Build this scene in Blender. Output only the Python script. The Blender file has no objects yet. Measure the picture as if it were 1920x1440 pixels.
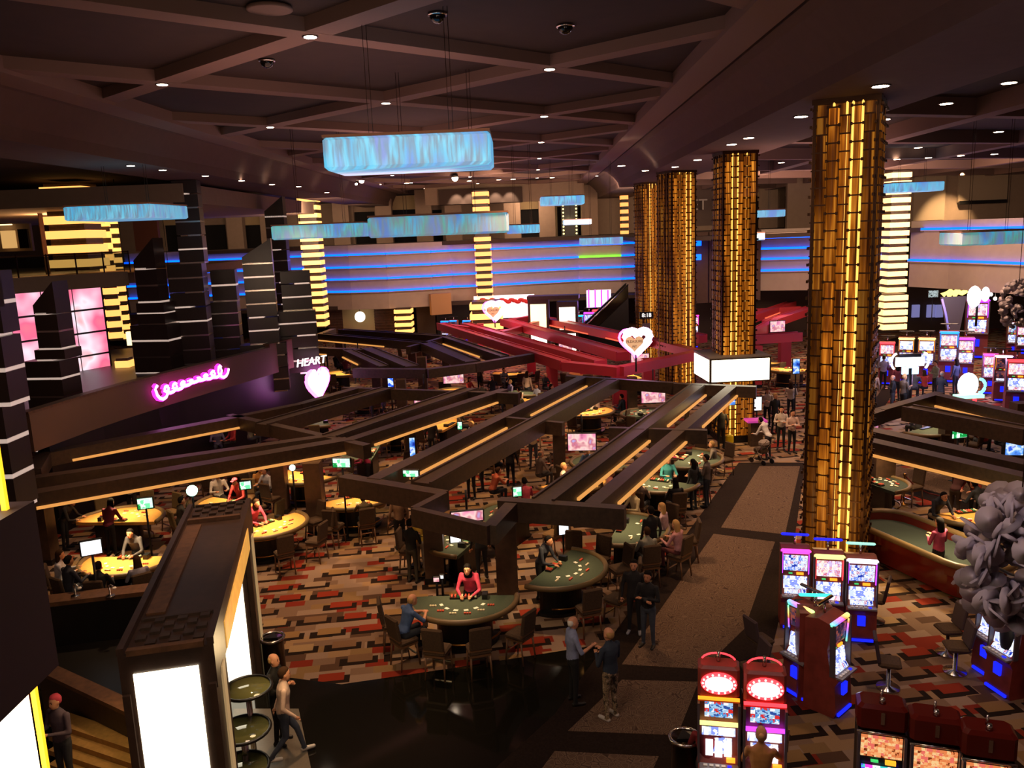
import bpy, bmesh, math, random
import numpy as np
from mathutils import Vector, Matrix
R = math.radians
SC = bpy.context.scene
COL = SC.collection
random.seed(7)

# ------------------------------------------------------------------ camera
FPX, CH = 1550.0, 9.0
_d = np.array([330.0, 8380.0, FPX]); _d /= np.linalg.norm(_d)          # world down seen from the camera
_f = np.array([0, 0, 1.0]); _f = _f - _d * (_f @ _d); _f /= np.linalg.norm(_f)
_r = np.cross(_d, _f)
if _r[0] < 0: _r = -_r
cam_d = bpy.data.cameras.new('camera'); cam = bpy.data.objects.new('camera', cam_d); COL.objects.link(cam)
cam_d.sensor_width = 36; cam_d.lens = FPX / 1920 * 36; cam_d.clip_end = 400
W3 = np.array([_r, _f, -_d])
m = Matrix.Identity(4)
for i in range(3):
    m[i][0] = W3[i][0]; m[i][1] = -W3[i][1]; m[i][2] = -W3[i][2]
m[2][3] = CH
cam.matrix_world = m
SC.camera = cam

def _ray(px, py):
    return W3 @ np.array([px - 960, py - 720, FPX])
def G(px, py, z=0.0):
    """where a feature of known height z stands"""
    v = _ray(px, py); t = (z - CH) / v[2]
    return Vector((v[0] * t, v[1] * t, z))
def D(px, py, Y):
    """a feature at known distance Y down the hall"""
    v = _ray(px, py); t = Y / v[1]
    return Vector((v[0] * t, Y, CH + v[2] * t))

# ------------------------------------------------------------------ world, exposure
SC.view_settings.view_transform = 'Standard'
try: SC.view_settings.look = 'None'
except Exception: pass
SC.view_settings.gamma = 1.0
SC.view_settings.use_curve_mapping = False
SC.view_settings.exposure = 0.0
wd = bpy.data.worlds.new('world'); SC.world = wd; wd.use_nodes = True
wd.node_tree.nodes['Background'].inputs[0].default_value = (0.50, 0.25, 0.20, 1)
wd.node_tree.nodes['Background'].inputs[1].default_value = 0.16

def lamp(kind, loc, energy, color, size=0.3, target=None, spot=70, name='lamp', blend=0.6):
    l = bpy.data.lights.new(name, kind); l.energy = energy; l.color = color
    if kind == 'AREA': l.size = size
    elif kind in ('POINT', 'SPOT'): l.shadow_soft_size = size
    if kind == 'SPOT': l.spot_size = R(spot); l.spot_blend = blend
    o = bpy.data.objects.new(name, l); COL.objects.link(o); o.location = loc
    if target is not None:
        o.rotation_euler = (Vector(target) - Vector(loc)).to_track_quat('-Z', 'Y').to_euler()
    return o
WARM = (1.0, 0.58, 0.30)
# ceiling downlights of the hall and of the aisles at its sides
for x, y, e, s in [(-4.0, 17.5, 3200, 62), (1.0, 21.9, 3000, 62), (-3.6, 26.6, 3000, 62), (-8.4, 22.4, 3000, 62), (1.4, 30.7, 2600, 62),
                (-8.0, 31.1, 2000, 62), (-3.2, 36.0, 2400, 62), (1.8, 40.5, 2600, 62), (-8, 44, 2400, 62), (-2, 55, 4200, 70), (2, 66, 3600, 70)]:
    lamp('SPOT', (x, y, 12.9), e, WARM, 0.25, (x, y, 0), s, 'ceiling_downlight_lamp')
for x, y, e in [(8.3, 16.2, 800), (10.4, 23.4, 1500), (12.5, 19.0, 1100), (8.3, 28.6, 2400), (13.5, 27.5, 2400), (14.5, 38, 3200), (24, 45, 5200), (20, 58, 5200), (7.5, 12.5, 450), (5.8, 26, 1500)]:
    lamp('SPOT', (x, y, 11.6), e, (1, .62, .38), 0.25, (x, y, 0), 78, 'aisle_downlight_lamp')
for x, y, e in [(-4, 20, 130), (-4, 34, 200), (-3, 52, 330), (12, 34, 160), (20, 52, 400)]:      # added upward fill to brighten the ceiling, no fixture behind it
    lamp('AREA', (x, y, 10.0), e, (1, .56, .46), 6, (x, y, 13), 70, 'ceiling_uplight_fill')

for x, y, z, e, s_, t_ in [(-14, 58, 10.5, 700, 5, (-14, 72, 5.5)), (0, 58, 10.5, 900, 5, (0, 72, 5.5)), (9, 60, 10.5, 600, 4, (9, 74, 5.5)), (24, 46, 10.5, 900, 4, (27, 56, 5)), (16, 50, 10.5, 500, 4, (18, 60, 5)),
                         (-14, 72, 11.6, 260, 4, (-14, 82, 9.8)), (2, 76, 11.9, 260, 3, (2, 82, 9)), (-24, 72, 11.9, 220, 4, (-24, 82, 10)), (18, 74, 11.9, 200, 4, (18, 82, 10)),
                         (-9, 24, 7.0, 120, 2, (-14, 31, 3.4)), (-1.5, 9, 10.8, 260, 2.5, (-2, 15, 0))]:
    lamp('AREA', (x, y, z), e, (1, .66, .44), s_, t_, 70, 'added_fill_lamp')  # added fills for far walls, lounge fascia and foreground people, no fixtures
# ------------------------------------------------------------------ materials
def S(h):
    h = h.lstrip('#'); c = [int(h[i:i + 2], 16) / 255 for i in (0, 2, 4)]
    return tuple(((x / 12.92) if x <= .04045 else ((x + .055) / 1.055) ** 2.4) for x in c)
_M = {}
def mat(name, col='#808080', rough=0.6, metal=0.0, emit=None, es=1.0, grain=0.0, gs=30.0, spec=None):
    if name in _M: return _M[name]
    m = bpy.data.materials.new(name); m.use_nodes = True; nt = m.node_tree
    b = nt.nodes['Principled BSDF']
    c = S(col) if isinstance(col, str) else col
    b.inputs['Base Color'].default_value = (*c, 1); b.inputs['Roughness'].default_value = rough; b.inputs['Metallic'].default_value = metal
    if spec is not None: b.inputs['Specular IOR Level'].default_value = spec
    if emit is not None:
        e = S(emit) if isinstance(emit, str) else emit
        b.inputs['Emission Color'].default_value = (*e, 1); b.inputs['Emission Strength'].default_value = es
    if grain > 0:
        n = nt.nodes.new('ShaderNodeTexNoise'); n.inputs['Scale'].default_value = gs; n.inputs['Detail'].default_value = 3
        tc = nt.nodes.new('ShaderNodeTexCoord'); nt.links.new(tc.outputs['Object'], n.inputs['Vector'])
        r = nt.nodes.new('ShaderNodeValToRGB')
        r.color_ramp.elements[0].position = .3; r.color_ramp.elements[1].position = .7
        r.color_ramp.elements[0].color = (*[x * (1 - grain) for x in c], 1); r.color_ramp.elements[1].color = (*[min(1, x * (1 + grain)) for x in c], 1)
        nt.links.new(n.outputs['Fac'], r.inputs['Fac']); nt.links.new(r.outputs['Color'], b.inputs['Base Color'])
    _M[name] = m
    return m
class NT:
    """tiny helper for node maths"""
    def __init__(s, m): s.t = m.node_tree; s.n = s.t.nodes; s.l = s.t.links
    def val(s, sock, v):
        if hasattr(v, 'is_output'): s.l.new(v, sock)
        else: sock.default_value = v
    def m(s, op, a, b=0.0, c=None):
        n = s.n.new('ShaderNodeMath'); n.operation = op; s.val(n.inputs[0], a); s.val(n.inputs[1], b)
        if c is not None: s.val(n.inputs[2], c)
        return n.outputs[0]
    def xyz(s, v):
        n = s.n.new('ShaderNodeSeparateXYZ'); s.l.new(v, n.inputs[0]); return n.outputs
    def comb(s, x, y, z=0.0):
        n = s.n.new('ShaderNodeCombineXYZ'); s.val(n.inputs[0], x); s.val(n.inputs[1], y); s.val(n.inputs[2], z); return n.outputs[0]
    def white(s, v):
        n = s.n.new('ShaderNodeTexWhiteNoise'); n.noise_dimensions = '3D'; s.l.new(v, n.inputs['Vector']); return n.outputs['Value']
    def ramp(s, f, stops, const=True):
        n = s.n.new('ShaderNodeValToRGB'); s.l.new(f, n.inputs[0]); cr = n.color_ramp
        if const: cr.interpolation = 'CONSTANT'
        while len(cr.elements) < len(stops): cr.elements.new(0.5)
        for e, (p, c) in zip(cr.elements, stops):
            e.position = p; cc = S(c) if isinstance(c, str) else c; e.color = (*cc, 1)
        return n.outputs[0]
    def mix(s, f, a, b):
        n = s.n.new('ShaderNodeMix'); n.data_type = 'RGBA'; s.val(n.inputs[0], f)
        for i, v in ((6, a), (7, b)):
            if hasattr(v, 'is_output'): s.l.new(v, n.inputs[i])
            else: n.inputs[i].default_value = (*(S(v) if isinstance(v, str) else v), 1)
        return n.outputs[2]
    def tc(s, which='Object'):
        n = s.n.new('ShaderNodeTexCoord'); return n.outputs[which]
    def noise(s, v, sc, det=2):
        n = s.n.new('ShaderNodeTexNoise'); s.l.new(v, n.inputs['Vector']); n.inputs['Scale'].default_value = sc; n.inputs['Detail'].default_value = det; return n.outputs['Fac']

def carpet_mat():
    m = mat('carpet_steps', rough=.95, spec=.1); t = NT(m); b = t.n['Principled BSDF']
    p = t.xyz(t.tc()); ca, sa = math.cos(R(7)), math.sin(R(7))
    x = t.m('ADD', t.m('MULTIPLY', p[0], ca), t.m('MULTIPLY', p[1], sa)); y = t.m('SUBTRACT', t.m('MULTIPLY', p[1], ca), t.m('MULTIPLY', p[0], sa))
    v = t.m('DIVIDE', y, .28); vf = t.m('FLOOR', v)
    u = t.m('ADD', t.m('DIVIDE', x, .48), t.m('MULTIPLY', vf, .37))
    w = t.white(t.comb(t.m('FLOOR', u), vf))
    base = t.ramp(w, [(0, '#927a69'), (.32, '#7e6553'), (.54, '#7e2a1c'), (.66, '#97795a'), (.78, '#553e30'), (.88, '#866a48')])
    def rects(dx, dy):
        a = t.m('DIVIDE', t.m('ADD', x, dx), .95); c = t.m('DIVIDE', t.m('ADD', y, dy), .70)
        a = t.m('ADD', a, t.m('MULTIPLY', t.m('FLOOR', c), .41))
        k = t.white(t.comb(t.m('FLOOR', a), t.m('FLOOR', c), 5.0)); fa = t.m('FRACT', a); fc = t.m('FRACT', c)
        msk = t.m('MULTIPLY', t.m('LESS_THAN', fa, .56), t.m('LESS_THAN', fc, .44))
        return t.m('MULTIPLY', msk, t.m('GREATER_THAN', k, .22)), k
    A, k = rects(0, 0); B1, _ = rects(.20, .0); B2, _ = rects(.17, .14); B3, _ = rects(-.12, .12)
    blk = t.m('MAXIMUM', B3, B2)
    base = t.mix(blk, base, '#1b1310')
    gold = t.ramp(k, [(0, '#a08460'), (.38, '#9c846c'), (.50, '#8a301e'), (.70, '#8f6f48'), (.86, '#7a5c44')])
    col = t.mix(A, base, gold)
    nz = t.noise(t.tc(), 60); col = t.mix(t.m('MULTIPLY', nz, .35), col, '#3a281c')
    t.l.new(col, b.inputs['Base Color'])
    return m
def runner_mat():
    m = mat('runner_carpet', rough=.95, spec=.1); t = NT(m); b = t.n['Principled BSDF']
    vo = t.n.new('ShaderNodeTexVoronoi'); vo.inputs['Scale'].default_value = 7.5; vo.feature = 'DISTANCE_TO_EDGE'
    t.l.new(t.tc(), vo.inputs['Vector'])
    t.l.new(t.ramp(vo.outputs[0], [(0, '#3c2c24'), (.08, '#6f5a4a'), (.2, '#574437')], False), b.inputs['Base Color'])
    return m
M_CARPET, M_RUN = carpet_mat(), runner_mat()
M_BORDER = mat('dark_border_carpet', '#241a15', .95, spec=.1, grain=.3)
M_GRANITE = mat('black_granite', '#14130e', .07, grain=.5, gs=60)
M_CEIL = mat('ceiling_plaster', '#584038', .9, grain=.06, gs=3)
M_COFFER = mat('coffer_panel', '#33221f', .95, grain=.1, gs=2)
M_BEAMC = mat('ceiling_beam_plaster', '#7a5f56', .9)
M_WALL = mat('taupe_wall', '#8d7764', .9, grain=.05, gs=3)
M_WALL2 = mat('pale_fascia_panel', '#b39f92', .8, grain=.04, gs=2)
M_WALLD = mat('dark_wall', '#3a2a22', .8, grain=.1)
M_WOOD = mat('dark_walnut', '#3a2a20', .45, grain=.3, gs=9)
M_WOOD2 = mat('brown_walnut', '#5f4029', .45, grain=.3, gs=9)
M_POST = mat('post_wood', '#4d3626', .5, grain=.2, gs=7)
M_RED = mat('red_lacquer', '#b8303a', .5)
M_DARK = mat('black_laminate', '#0d0b0b', .4)
M_CHROME = mat('chrome', '#cfc6be', .22, 1.0)
M_BRONZE = mat('bronze', '#3c2412', .4, .8)
M_GLASSD = mat('smoked_glass', '#15110f', .12, .2)
M_LED = mat('amber_led', '#402000', emit=(1, .42, .10), es=.8)
M_LEDR = mat('red_led', '#401000', emit=(1, .16, .07), es=1.0)
M_WHITEP = mat('white_light_panel', '#ffffff', emit=(1, .90, .66), es=3.2)
M_AMBERP = mat('amber_light_panel', '#ffddaa', emit=(1, .34, .06), es=1.35)
M_CREAMP = mat('cream_light_panel', '#ffe6bb', emit=(1, .74, .36), es=2.2)
M_DOWN = mat('downlight_lens', '#ffffff', emit=(1, .78, .55), es=22)
M_BLUE = mat('blue_led', '#0010ff', emit=(.0, .08, 1.0), es=4.2)
M_CYAN = mat('cyan_led', '#00aaff', emit=(.0, .42, 1.0), es=4)
M_GREEN = mat('green_led', '#20ff20', emit=(.12, .8, .02), es=3)
M_PINK = mat('pink_neon', '#ff40ff', emit=(1, .10, .85), es=7)
M_WNEON = mat('white_pink_neon', '#ffffff', emit=(1, .55, .95), es=5)
M_REDN = mat('red_neon', '#ff2020', emit=(1, .03, .04), es=3.5)
M_PURP = mat('purple_led', '#8000ff', emit=(.35, .03, 1), es=3.5)
M_YEL = mat('yellow_led', '#ffff40', emit=(1, .8, .2), es=2)
M_ORB = mat('orange_button', '#ff8000', emit=(1, .35, .02), es=1.6)
M_GRB = mat('green_button', '#20ff60', emit=(.08, .75, .2), es=.8)
M_DBLUE = mat('deep_blue_led', '#0000ff', emit=(.01, .02, 1), es=1.2)
M_WHITE = mat('white_paper', '#e8e0d4', .7)
M_SEAT = mat('gold_brown_fabric', '#8a6a40', .9, grain=.15)
M_SEATD = mat('dark_brown_fabric', '#46321f', .9, grain=.2)
M_CHAIRW = mat('chair_wood', '#6a4a30', .4)
M_FELTG = mat('green_grey_felt', '#3c4434', .95, grain=.08)
M_FELTY = mat('golden_felt', '#d49a48', .95, grain=.08)
M_FELTB = mat('dark_felt', '#2a332a', .95, grain=.08)
M_PAD = mat('padded_rail', '#6a5434', .45)
M_CHIPR = mat('red_chips', '#c04a30', .5); M_CHIPG = mat('green_chips', '#2f8050', .5); M_CHIPW = mat('pale_chips', '#d8c8a8', .5)
M_ROPE = mat('velvet_rope', '#5a1410', .9); M_BRASS = mat('brass', '#b08040', .3, 1)
M_GLASS = mat('rail_glass', '#8ea0a0', .05)
_g = M_GLASS.node_tree.nodes['Principled BSDF']; _g.inputs['Transmission Weight'].default_value = 1.0; _g.inputs['IOR'].default_value = 1.05
M_CRYST = mat('smoky_crystal', '#c4b4ba', .45); _g = M_CRYST.node_tree.nodes['Principled BSDF']; _g.inputs['Transmission Weight'].default_value = .12; _g.inputs['IOR'].default_value = 1.2

def pattern_mat(name, cells, stops, es=1.6, seed=0.0, kind='cells', axis='xz'):
    """a lit screen: flat print built of small coloured cells or soft clouds"""
    if name in _M: return _M[name]
    m = mat(name, '#101010', .3, emit=(1, 1, 1), es=es); t = NT(m); b = t.n['Principled BSDF']
    tc = t.tc('Object'); p = t.xyz(tc)
    a = p['XYZ'.index(axis[0].upper())]; c = p['XYZ'.index(axis[1].upper())]
    if kind == 'cells':
        w = t.white(t.comb(t.m('FLOOR', t.m('MULTIPLY', a, cells[0])), t.m('FLOOR', t.m('MULTIPLY', c, cells[1])), seed))
        nz = t.noise(t.comb(a, c, seed), cells[0] * 1.3, 2); w = t.m('ADD', t.m('MULTIPLY', w, .65), t.m('MULTIPLY', nz, .5))
        col = t.ramp(w, stops)
    else:
        w = t.noise(t.comb(a, c, seed), cells[0], 2); col = t.ramp(w, stops, False)
    t.l.new(col, b.inputs['Emission Color'])
    return m
def pendant_mat(i, blue):
    n = 'pendant_silk_%d' % i
    if n in _M: return _M[n]
    m = mat(n, '#c8d8e0', .6, emit=(1, 1, 1), es=1.0); t = NT(m); b = t.n['Principled BSDF']
    p = t.xyz(t.tc()); s = t.m('ADD', p[0], t.m('MULTIPLY', p[1], 1.3))
    fine = t.noise(t.comb(t.m('MULTIPLY', s, 7.0), t.m('MULTIPLY', p[2], .8), float(i)), 2.0, 3)
    big = t.noise(t.comb(t.m('MULTIPLY', s, 1.2), t.m('MULTIPLY', p[2], .5), i * 3.1), 1.3, 1)
    stops = [(.34, (.03, .22, .80)), (.46, (.02, .55, .90)), (.54, (.06, .50, .36)) if i in (1, 3, 11) else (.54, (.10, .70, 1.0)), (.64, (.12, .26, .75))]
    col = t.ramp(big, stops, False)
    col = t.mix(t.ramp(fine, [(.40, (0, 0, 0)), (.62, (1, 1, 1))], False), col, (.16, .28, .36) if i in (1, 11) else (.08, .26, .42))
    t.l.new(col, b.inputs['Emission Color'])
    b.inputs['Emission Strength'].default_value = blue
    return m
def gold_mat(name, seed, lo=.2, hi=1.5):
    """amber glass lit from behind: streaks run up the glass"""
    if name in _M: return _M[name]
    m = mat(name, '#241006', .5, emit=(1, 1, 1), es=1, spec=.25); t = NT(m); b = t.n['Principled BSDF']
    geo = t.n.new('ShaderNodeNewGeometry'); p = t.xyz(geo.outputs['Position']); s = t.m('ADD', p[0], p[1])
    n1 = t.noise(t.comb(t.m('MULTIPLY', s, 12.0), t.m('MULTIPLY', p[2], .25), seed), 1.6, 3)
    col = t.ramp(n1, [(.36, (.06, .012, .001)), (.47, (.24, .055, .003)), (.57, (.66, .18, .010)), (.68, (1.15, .42, .04))], False)
    t.l.new(col, b.inputs['Emission Color']); b.inputs['Emission Strength'].default_value = hi
    return m

# ------------------------------------------------------------------ mesh builder
class MB:
    def __init__(s): s.v = []; s.f = []; s.mi = []; s.sm = []; s.cur = 0
    def add(s, vs, fs, smooth=False):
        o = len(s.v); s.v += [tuple(p) for p in vs]
        for f in fs: s.f.append(tuple(i + o for i in f)); s.mi.append(s.cur); s.sm.append(smooth)
        return s
    def hexa(s, p):        # 4 bottom, 4 top
        return s.add(p, [(3, 2, 1, 0), (4, 5, 6, 7), (0, 1, 5, 4), (1, 2, 6, 5), (2, 3, 7, 6), (3, 0, 4, 7)])
    def box(s, cx, cy, cz, sx, sy, sz, rz=0.0, rx=0.0):
        c, n = math.cos(rz), math.sin(rz); cr, sr = math.cos(rx), math.sin(rx); P = []
        for z in (-.5, .5):
            for x, y in ((-.5, -.5), (.5, -.5), (.5, .5), (-.5, .5)):
                X, Y, Z = x * sx, y * sy, z * sz
                Y, Z = Y * cr - Z * sr, Y * sr + Z * cr
                P.append((cx + X * c - Y * n, cy + X * n + Y * c, cz + Z))
        return s.hexa(P)
    def rbox(s, cx, cy, cz, sx, sy, sz, b=.03, rx=0.0):
        """box with all its edges eased"""
        P = []; rows = [(-.5, b), (-.5, 0), (.5, 0), (.5, b)]; zo = [-sz / 2, -sz / 2 + b, sz / 2 - b, sz / 2]
        cr, sr = math.cos(rx), math.sin(rx)
        for (zz, ins), z in zip(rows, zo):
            hx, hy = sx / 2 - ins, sy / 2 - ins; k = min(b, hx * .6, hy * .6)
            for x, y in ((-hx + k, -hy), (hx - k, -hy), (hx, -hy + k), (hx, hy - k), (hx - k, hy), (-hx + k, hy), (-hx, hy - k), (-hx, -hy + k)):
                P.append((cx + x, cy + y * cr - z * sr, cz + y * sr + z * cr))
        F = [tuple(range(7, -1, -1)), tuple(range(24, 32))]
        for r in range(3):
            for i in range(8): j = (i + 1) % 8; F.append((r * 8 + i, r * 8 + j, r * 8 + 8 + j, r * 8 + 8 + i))
        return s.add(P, F)
    def cyl(s, p0, p1, r0, r1=None, n=10, smooth=True):
        r1 = r0 if r1 is None else r1; p0, p1 = Vector(p0), Vector(p1); d = (p1 - p0)
        q = d.to_track_quat('Z', 'Y'); P = []
        for p, r in ((p0, r0), (p1, r1)):
            for i in range(n): a = 2 * math.pi * i / n; P.append(p + q @ Vector((math.cos(a) * r, math.sin(a) * r, 0)))
        s.add(P, [(i, (i + 1) % n, (i + 1) % n + n, i + n) for i in range(n)], smooth)
        o = len(s.v) - 2 * n
        s.f.append(tuple(o + i for i in range(n - 1, -1, -1))); s.f.append(tuple(o + n + i for i in range(n))); s.mi += [s.cur] * 2; s.sm += [False] * 2
        return s
    def tube(s, pts, r, n=6, closed=False):
        P = []; pts = [Vector(p) for p in pts]; k = len(pts)
        for i, p in enumerate(pts):
            a = pts[(i - 1) % k] if (i or closed) else p; b = pts[(i + 1) % k] if (i < k - 1 or closed) else p
            q = (b - a).to_track_quat('Z', 'Y'); rr = r[i] if isinstance(r, (list, tuple)) else r
            for j in range(n): t = 2 * math.pi * j / n; P.append(p + q @ Vector((math.cos(t) * rr, math.sin(t) * rr, 0)))
        F = []
        for i in range(k if closed else k - 1):
            for j in range(n):
                a, b = i * n + j, i * n + (j + 1) % n; c = ((i + 1) % k) * n
                F.append((a, b, c + (j + 1) % n, c + j))
        if not closed: F += [tuple(range(n - 1, -1, -1)), tuple((k - 1) * n + j for j in range(n))]
        return s.add(P, F, True)
    def prism(s, pts, z0, z1, top=None):
        n = len(pts); P = [(x, y, z0) for x, y in pts] + [(x, y, z1) for x, y in (top or pts)]
        return s.add(P, [tuple(range(n - 1, -1, -1)), tuple(range(n, 2 * n))] + [(i, (i + 1) % n, (i + 1) % n + n, i + n) for i in range(n)])
    def lathe(s, prof, n=16, cx=0, cy=0, cz=0):
        P = []; k = len(prof)
        for r, z in prof:
            for i in range(n): a = 2 * math.pi * i / n; P.append((cx + r * math.cos(a), cy + r * math.sin(a), cz + z))
        F = [(j * n + i, j * n + (i + 1) % n, (j + 1) * n + (i + 1) % n, (j + 1) * n + i) for j in range(k - 1) for i in range(n)]
        F += [tuple(range(n - 1, -1, -1)), tuple((k - 1) * n + i for i in range(n))]
        return s.add(P, F, True)
    def ell(s, c, r, n=10, k=7):
        prof = [(max(.001, math.sin(math.pi * j / (k - 1))), -math.cos(math.pi * j / (k - 1))) for j in range(k)]; o = len(s.v)
        s.lathe(prof, n)
        for i in range(o, len(s.v)):
            x, y, z = s.v[i]; s.v[i] = (c[0] + x * r[0], c[1] + y * r[1], c[2] + z * r[2])
        return s
    def loft(s, secs, n=12):
        """secs: (cx,cy,cz,rx,ry)"""
        P = []; k = len(secs)
        for cx, cy, cz, rx, ry in secs:
            for i in range(n): a = 2 * math.pi * i / n; P.append((cx + rx * math.cos(a), cy + ry * math.sin(a), cz))
        F = [(j * n + i, j * n + (i + 1) % n, (j + 1) * n + (i + 1) % n, (j + 1) * n + i) for j in range(k - 1) for i in range(n)]
        F += [tuple(range(n - 1, -1, -1)), tuple((k - 1) * n + i for i in range(n))]
        return s.add(P, F, True)
    def mesh(s, name, mats):
        me = bpy.data.meshes.new(name); me.from_pydata(s.v, [], s.f)
        for q in (mats if isinstance(mats, (list, tuple)) else [mats]): me.materials.append(q)
        me.polygons.foreach_set('material_index', s.mi); me.polygons.foreach_set('use_smooth', s.sm); me.update()
        return me
    def build(s, name, mats, parent=None, loc=None, rz=0.0, scale=None):
        o = bpy.data.objects.new(name, s.mesh(name, mats)); COL.objects.link(o)
        if parent is not None: o.parent = parent
        if loc is not None: o.location = loc
        o.rotation_euler.z = rz
        if scale: o.scale = scale
        return o
LABELS = {}
def tag(o, label=None, cat=None, group=None, kind=None):
    if label: o['label'] = label; LABELS[label] = LABELS.get(label, 0) + 1
    if cat: o['category'] = cat
    if group: o['group'] = group
    if kind: o['kind'] = kind
    return o
def empty(name, loc=(0, 0, 0), rz=0.0, label=None, cat=None, group=None):
    o = bpy.data.objects.new(name, None); COL.objects.link(o); o.location = loc; o.rotation_euler.z = rz; o.empty_display_size = .1
    return tag(o, label, cat, group)
KIDS = {}
def copy_tree(o, parent=None, loc=None, rz=None, label=None, group=None, scale=None):
    c = o.copy(); COL.objects.link(c)
    if parent is not None: c.parent = parent
    if loc is not None: c.location = loc
    if rz is not None: c.rotation_euler.z = rz
    if scale: c.scale = scale
    if label: c['label'] = label
    if group: c['group'] = group
    if o.name not in KIDS: KIDS[o.name] = list(o.children)
    for ch in KIDS[o.name]: copy_tree(ch, c)
    return c
def struct(name, mb, m, parent=None):
    o = mb.build(name, m, parent)
    if parent is None: o['kind'] = 'structure'
    return o
def bar(mb, a, b, w, h, up=0.0):
    """straight beam between two points given on its top centre line"""
    a, b = Vector(a), Vector(b); d = (b - a); d.z = 0; d.normalize(); n = Vector((-d.y, d.x, 0)) * (w / 2); z = Vector((0, 0, h))
    return mb.hexa([a + n - z, a - n - z, b - n - z, b + n - z, a + n, a - n, b - n, b + n])
def wallq(mb, a, b, z0, z1, t=.2, back=None):
    """upright slab from a to b (xy) with thickness t away from the viewer"""
    a, b = Vector((a[0], a[1], 0)), Vector((b[0], b[1], 0)); d = (b - a).normalized(); n = Vector((-d.y, d.x, 0))
    if n.y < 0: n = -n
    q = [a, b, b + n * t, a + n * t]
    return mb.hexa([p + Vector((0, 0, z0)) for p in q] + [p + Vector((0, 0, z1)) for p in q])

# ------------------------------------------------------------------ floor
def hx(x, y): return x + .03 * (y - 20)
struct('floor', MB().box(0, 50, -.1, 140, 130, .2), M_CARPET)
def floor_poly(name, pts, m, z0, z1, parent=None):
    w = [G(x, y) for x, y in pts]
    return struct(name, MB().prism([(p.x, p.y) for p in w], z0, z1), m, parent)
fl = floor_poly('trim_1', [(470, 1262), (640, 1284), (860, 1252), (1110, 1212), (1150, 1215), (1040, 1340), (925, 1445), (900, 1520), (60, 1520), (60, 1250)], M_GRANITE, .001, .012)
# carpet runner: dark border strip with grey-brown panels set in it
floor_poly('trim_2', [(1385, 868), (1510, 868), (1480, 1080), (1395, 1440), (1330, 1560), (880, 1560), (925, 1445), (1040, 1340), (1150, 1190)], M_BORDER, .001, .014)
for q in ([(1424, 875), (1500, 875), (1472, 1003), (1352, 990)], [(1338, 1002), (1453, 1017), (1396, 1180), (1318, 1256), (1166, 1247)],
          [(1166, 1276), (1310, 1280), (1270, 1380), (1065, 1372)], [(1040, 1410), (1235, 1420), (1190, 1520), (960, 1520)]):
    floor_poly('trim_3', q, M_RUN, .014, .02)
floor_poly('trim_4', [(1640, 868), (1925, 935), (1960, 990), (1870, 975), (1625, 905)], M_BORDER, .001, .012)
floor_poly('trim_5', [(1665, 872), (1930, 925), (1940, 955), (1860, 950), (1650, 898)], M_RUN, .012, .018)
floor_poly('trim_6', [(1560, 740), (1625, 650), (1690, 630), (1760, 645), (1700, 700), (1640, 790), (1600, 860), (1500, 860)], M_BORDER, .001, .012)
floor_poly('trim_7', [(1585, 735), (1640, 655), (1690, 648), (1700, 665), (1660, 720), (1620, 780)], M_RUN, .012, .018)

# ------------------------------------------------------------------ ceiling
Y0, Y1 = -4, 84
def strip(mb, x0, x1, z0, z1, y0=Y0, y1=Y1):
    return mb.hexa([(hx(x0, y0), y0, z0), (hx(x1, y0), y0, z0), (hx(x1, y1), y1, z0), (hx(x0, y1), y1, z0),
                    (hx(x0, y0), y0, z1), (hx(x1, y0), y0, z1), (hx(x1, y1), y1, z1), (hx(x0, y1), y1, z1)])
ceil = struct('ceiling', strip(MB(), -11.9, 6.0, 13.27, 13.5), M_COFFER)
nodes = [(-3.7, 17.6 + 8.8 * k) for k in range(-2, 8)] + [(1.2, 22 + 8.8 * k) for k in range(-2, 7)] + [(-8.6, 22 + 8.8 * k) for k in range(-2, 7)]
k = 0
for sgn in (1, -1):
    for i in range(-6, 14):
        c = 17.6 + 8.8 * i - 8.8 * 2
        def yy(x): return c + sgn * .898 * (x + 3.7)
        xa, xb = -11.3, 5.0
        if max(yy(xa), yy(xb)) < -2 or min(yy(xa), yy(xb)) > Y1: continue
        # clip to the hall
        ts = []
        for x in (xa, xb):
            y = yy(x)
            if y < Y0: x = (Y0 - c) / (sgn * .898) - 3.7
            if y > Y1: x = (Y1 - c) / (sgn * .898) - 3.7
            ts.append(x)
        a, b = ts; pa, pb = (hx(a, yy(a)), yy(a), 13.7), (hx(b, yy(b)), yy(b), 13.7)
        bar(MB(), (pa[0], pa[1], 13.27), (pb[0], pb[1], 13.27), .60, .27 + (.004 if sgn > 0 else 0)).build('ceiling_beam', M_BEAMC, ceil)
MB_ = MB(); strip(MB_, -11.9, -11.0, 12.9, 13.7); MB_.build('border_panel', M_BEAMC, ceil)
MB_ = MB(); strip(MB_, 4.8, 5.7, 12.9, 13.7); MB_.build('border_panel', M_BEAMC, ceil)
def profile_strip(name, prof, m, parent):
    mb = MB(); P = [(hx(x, y), y, z) for y in (Y0, Y1) for x, z in prof]; n = len(prof)
    mb.add(P, [(i, (i + 1) % n, (i + 1) % n + n, i + n) for i in range(n)] + [tuple(range(n - 1, -1, -1)), tuple(range(n, 2 * n))])
    return mb.build(name, m, parent)
profile_strip('cove', [(5.70, 13.05), (5.85, 13.05), (5.85, 12.95), (6.15, 12.9), (6.6, 12.5), (6.9, 12.1), (6.98, 11.75), (7.15, 11.75), (7.15, 14), (5.70, 14)], M_CEIL, ceil)
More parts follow.
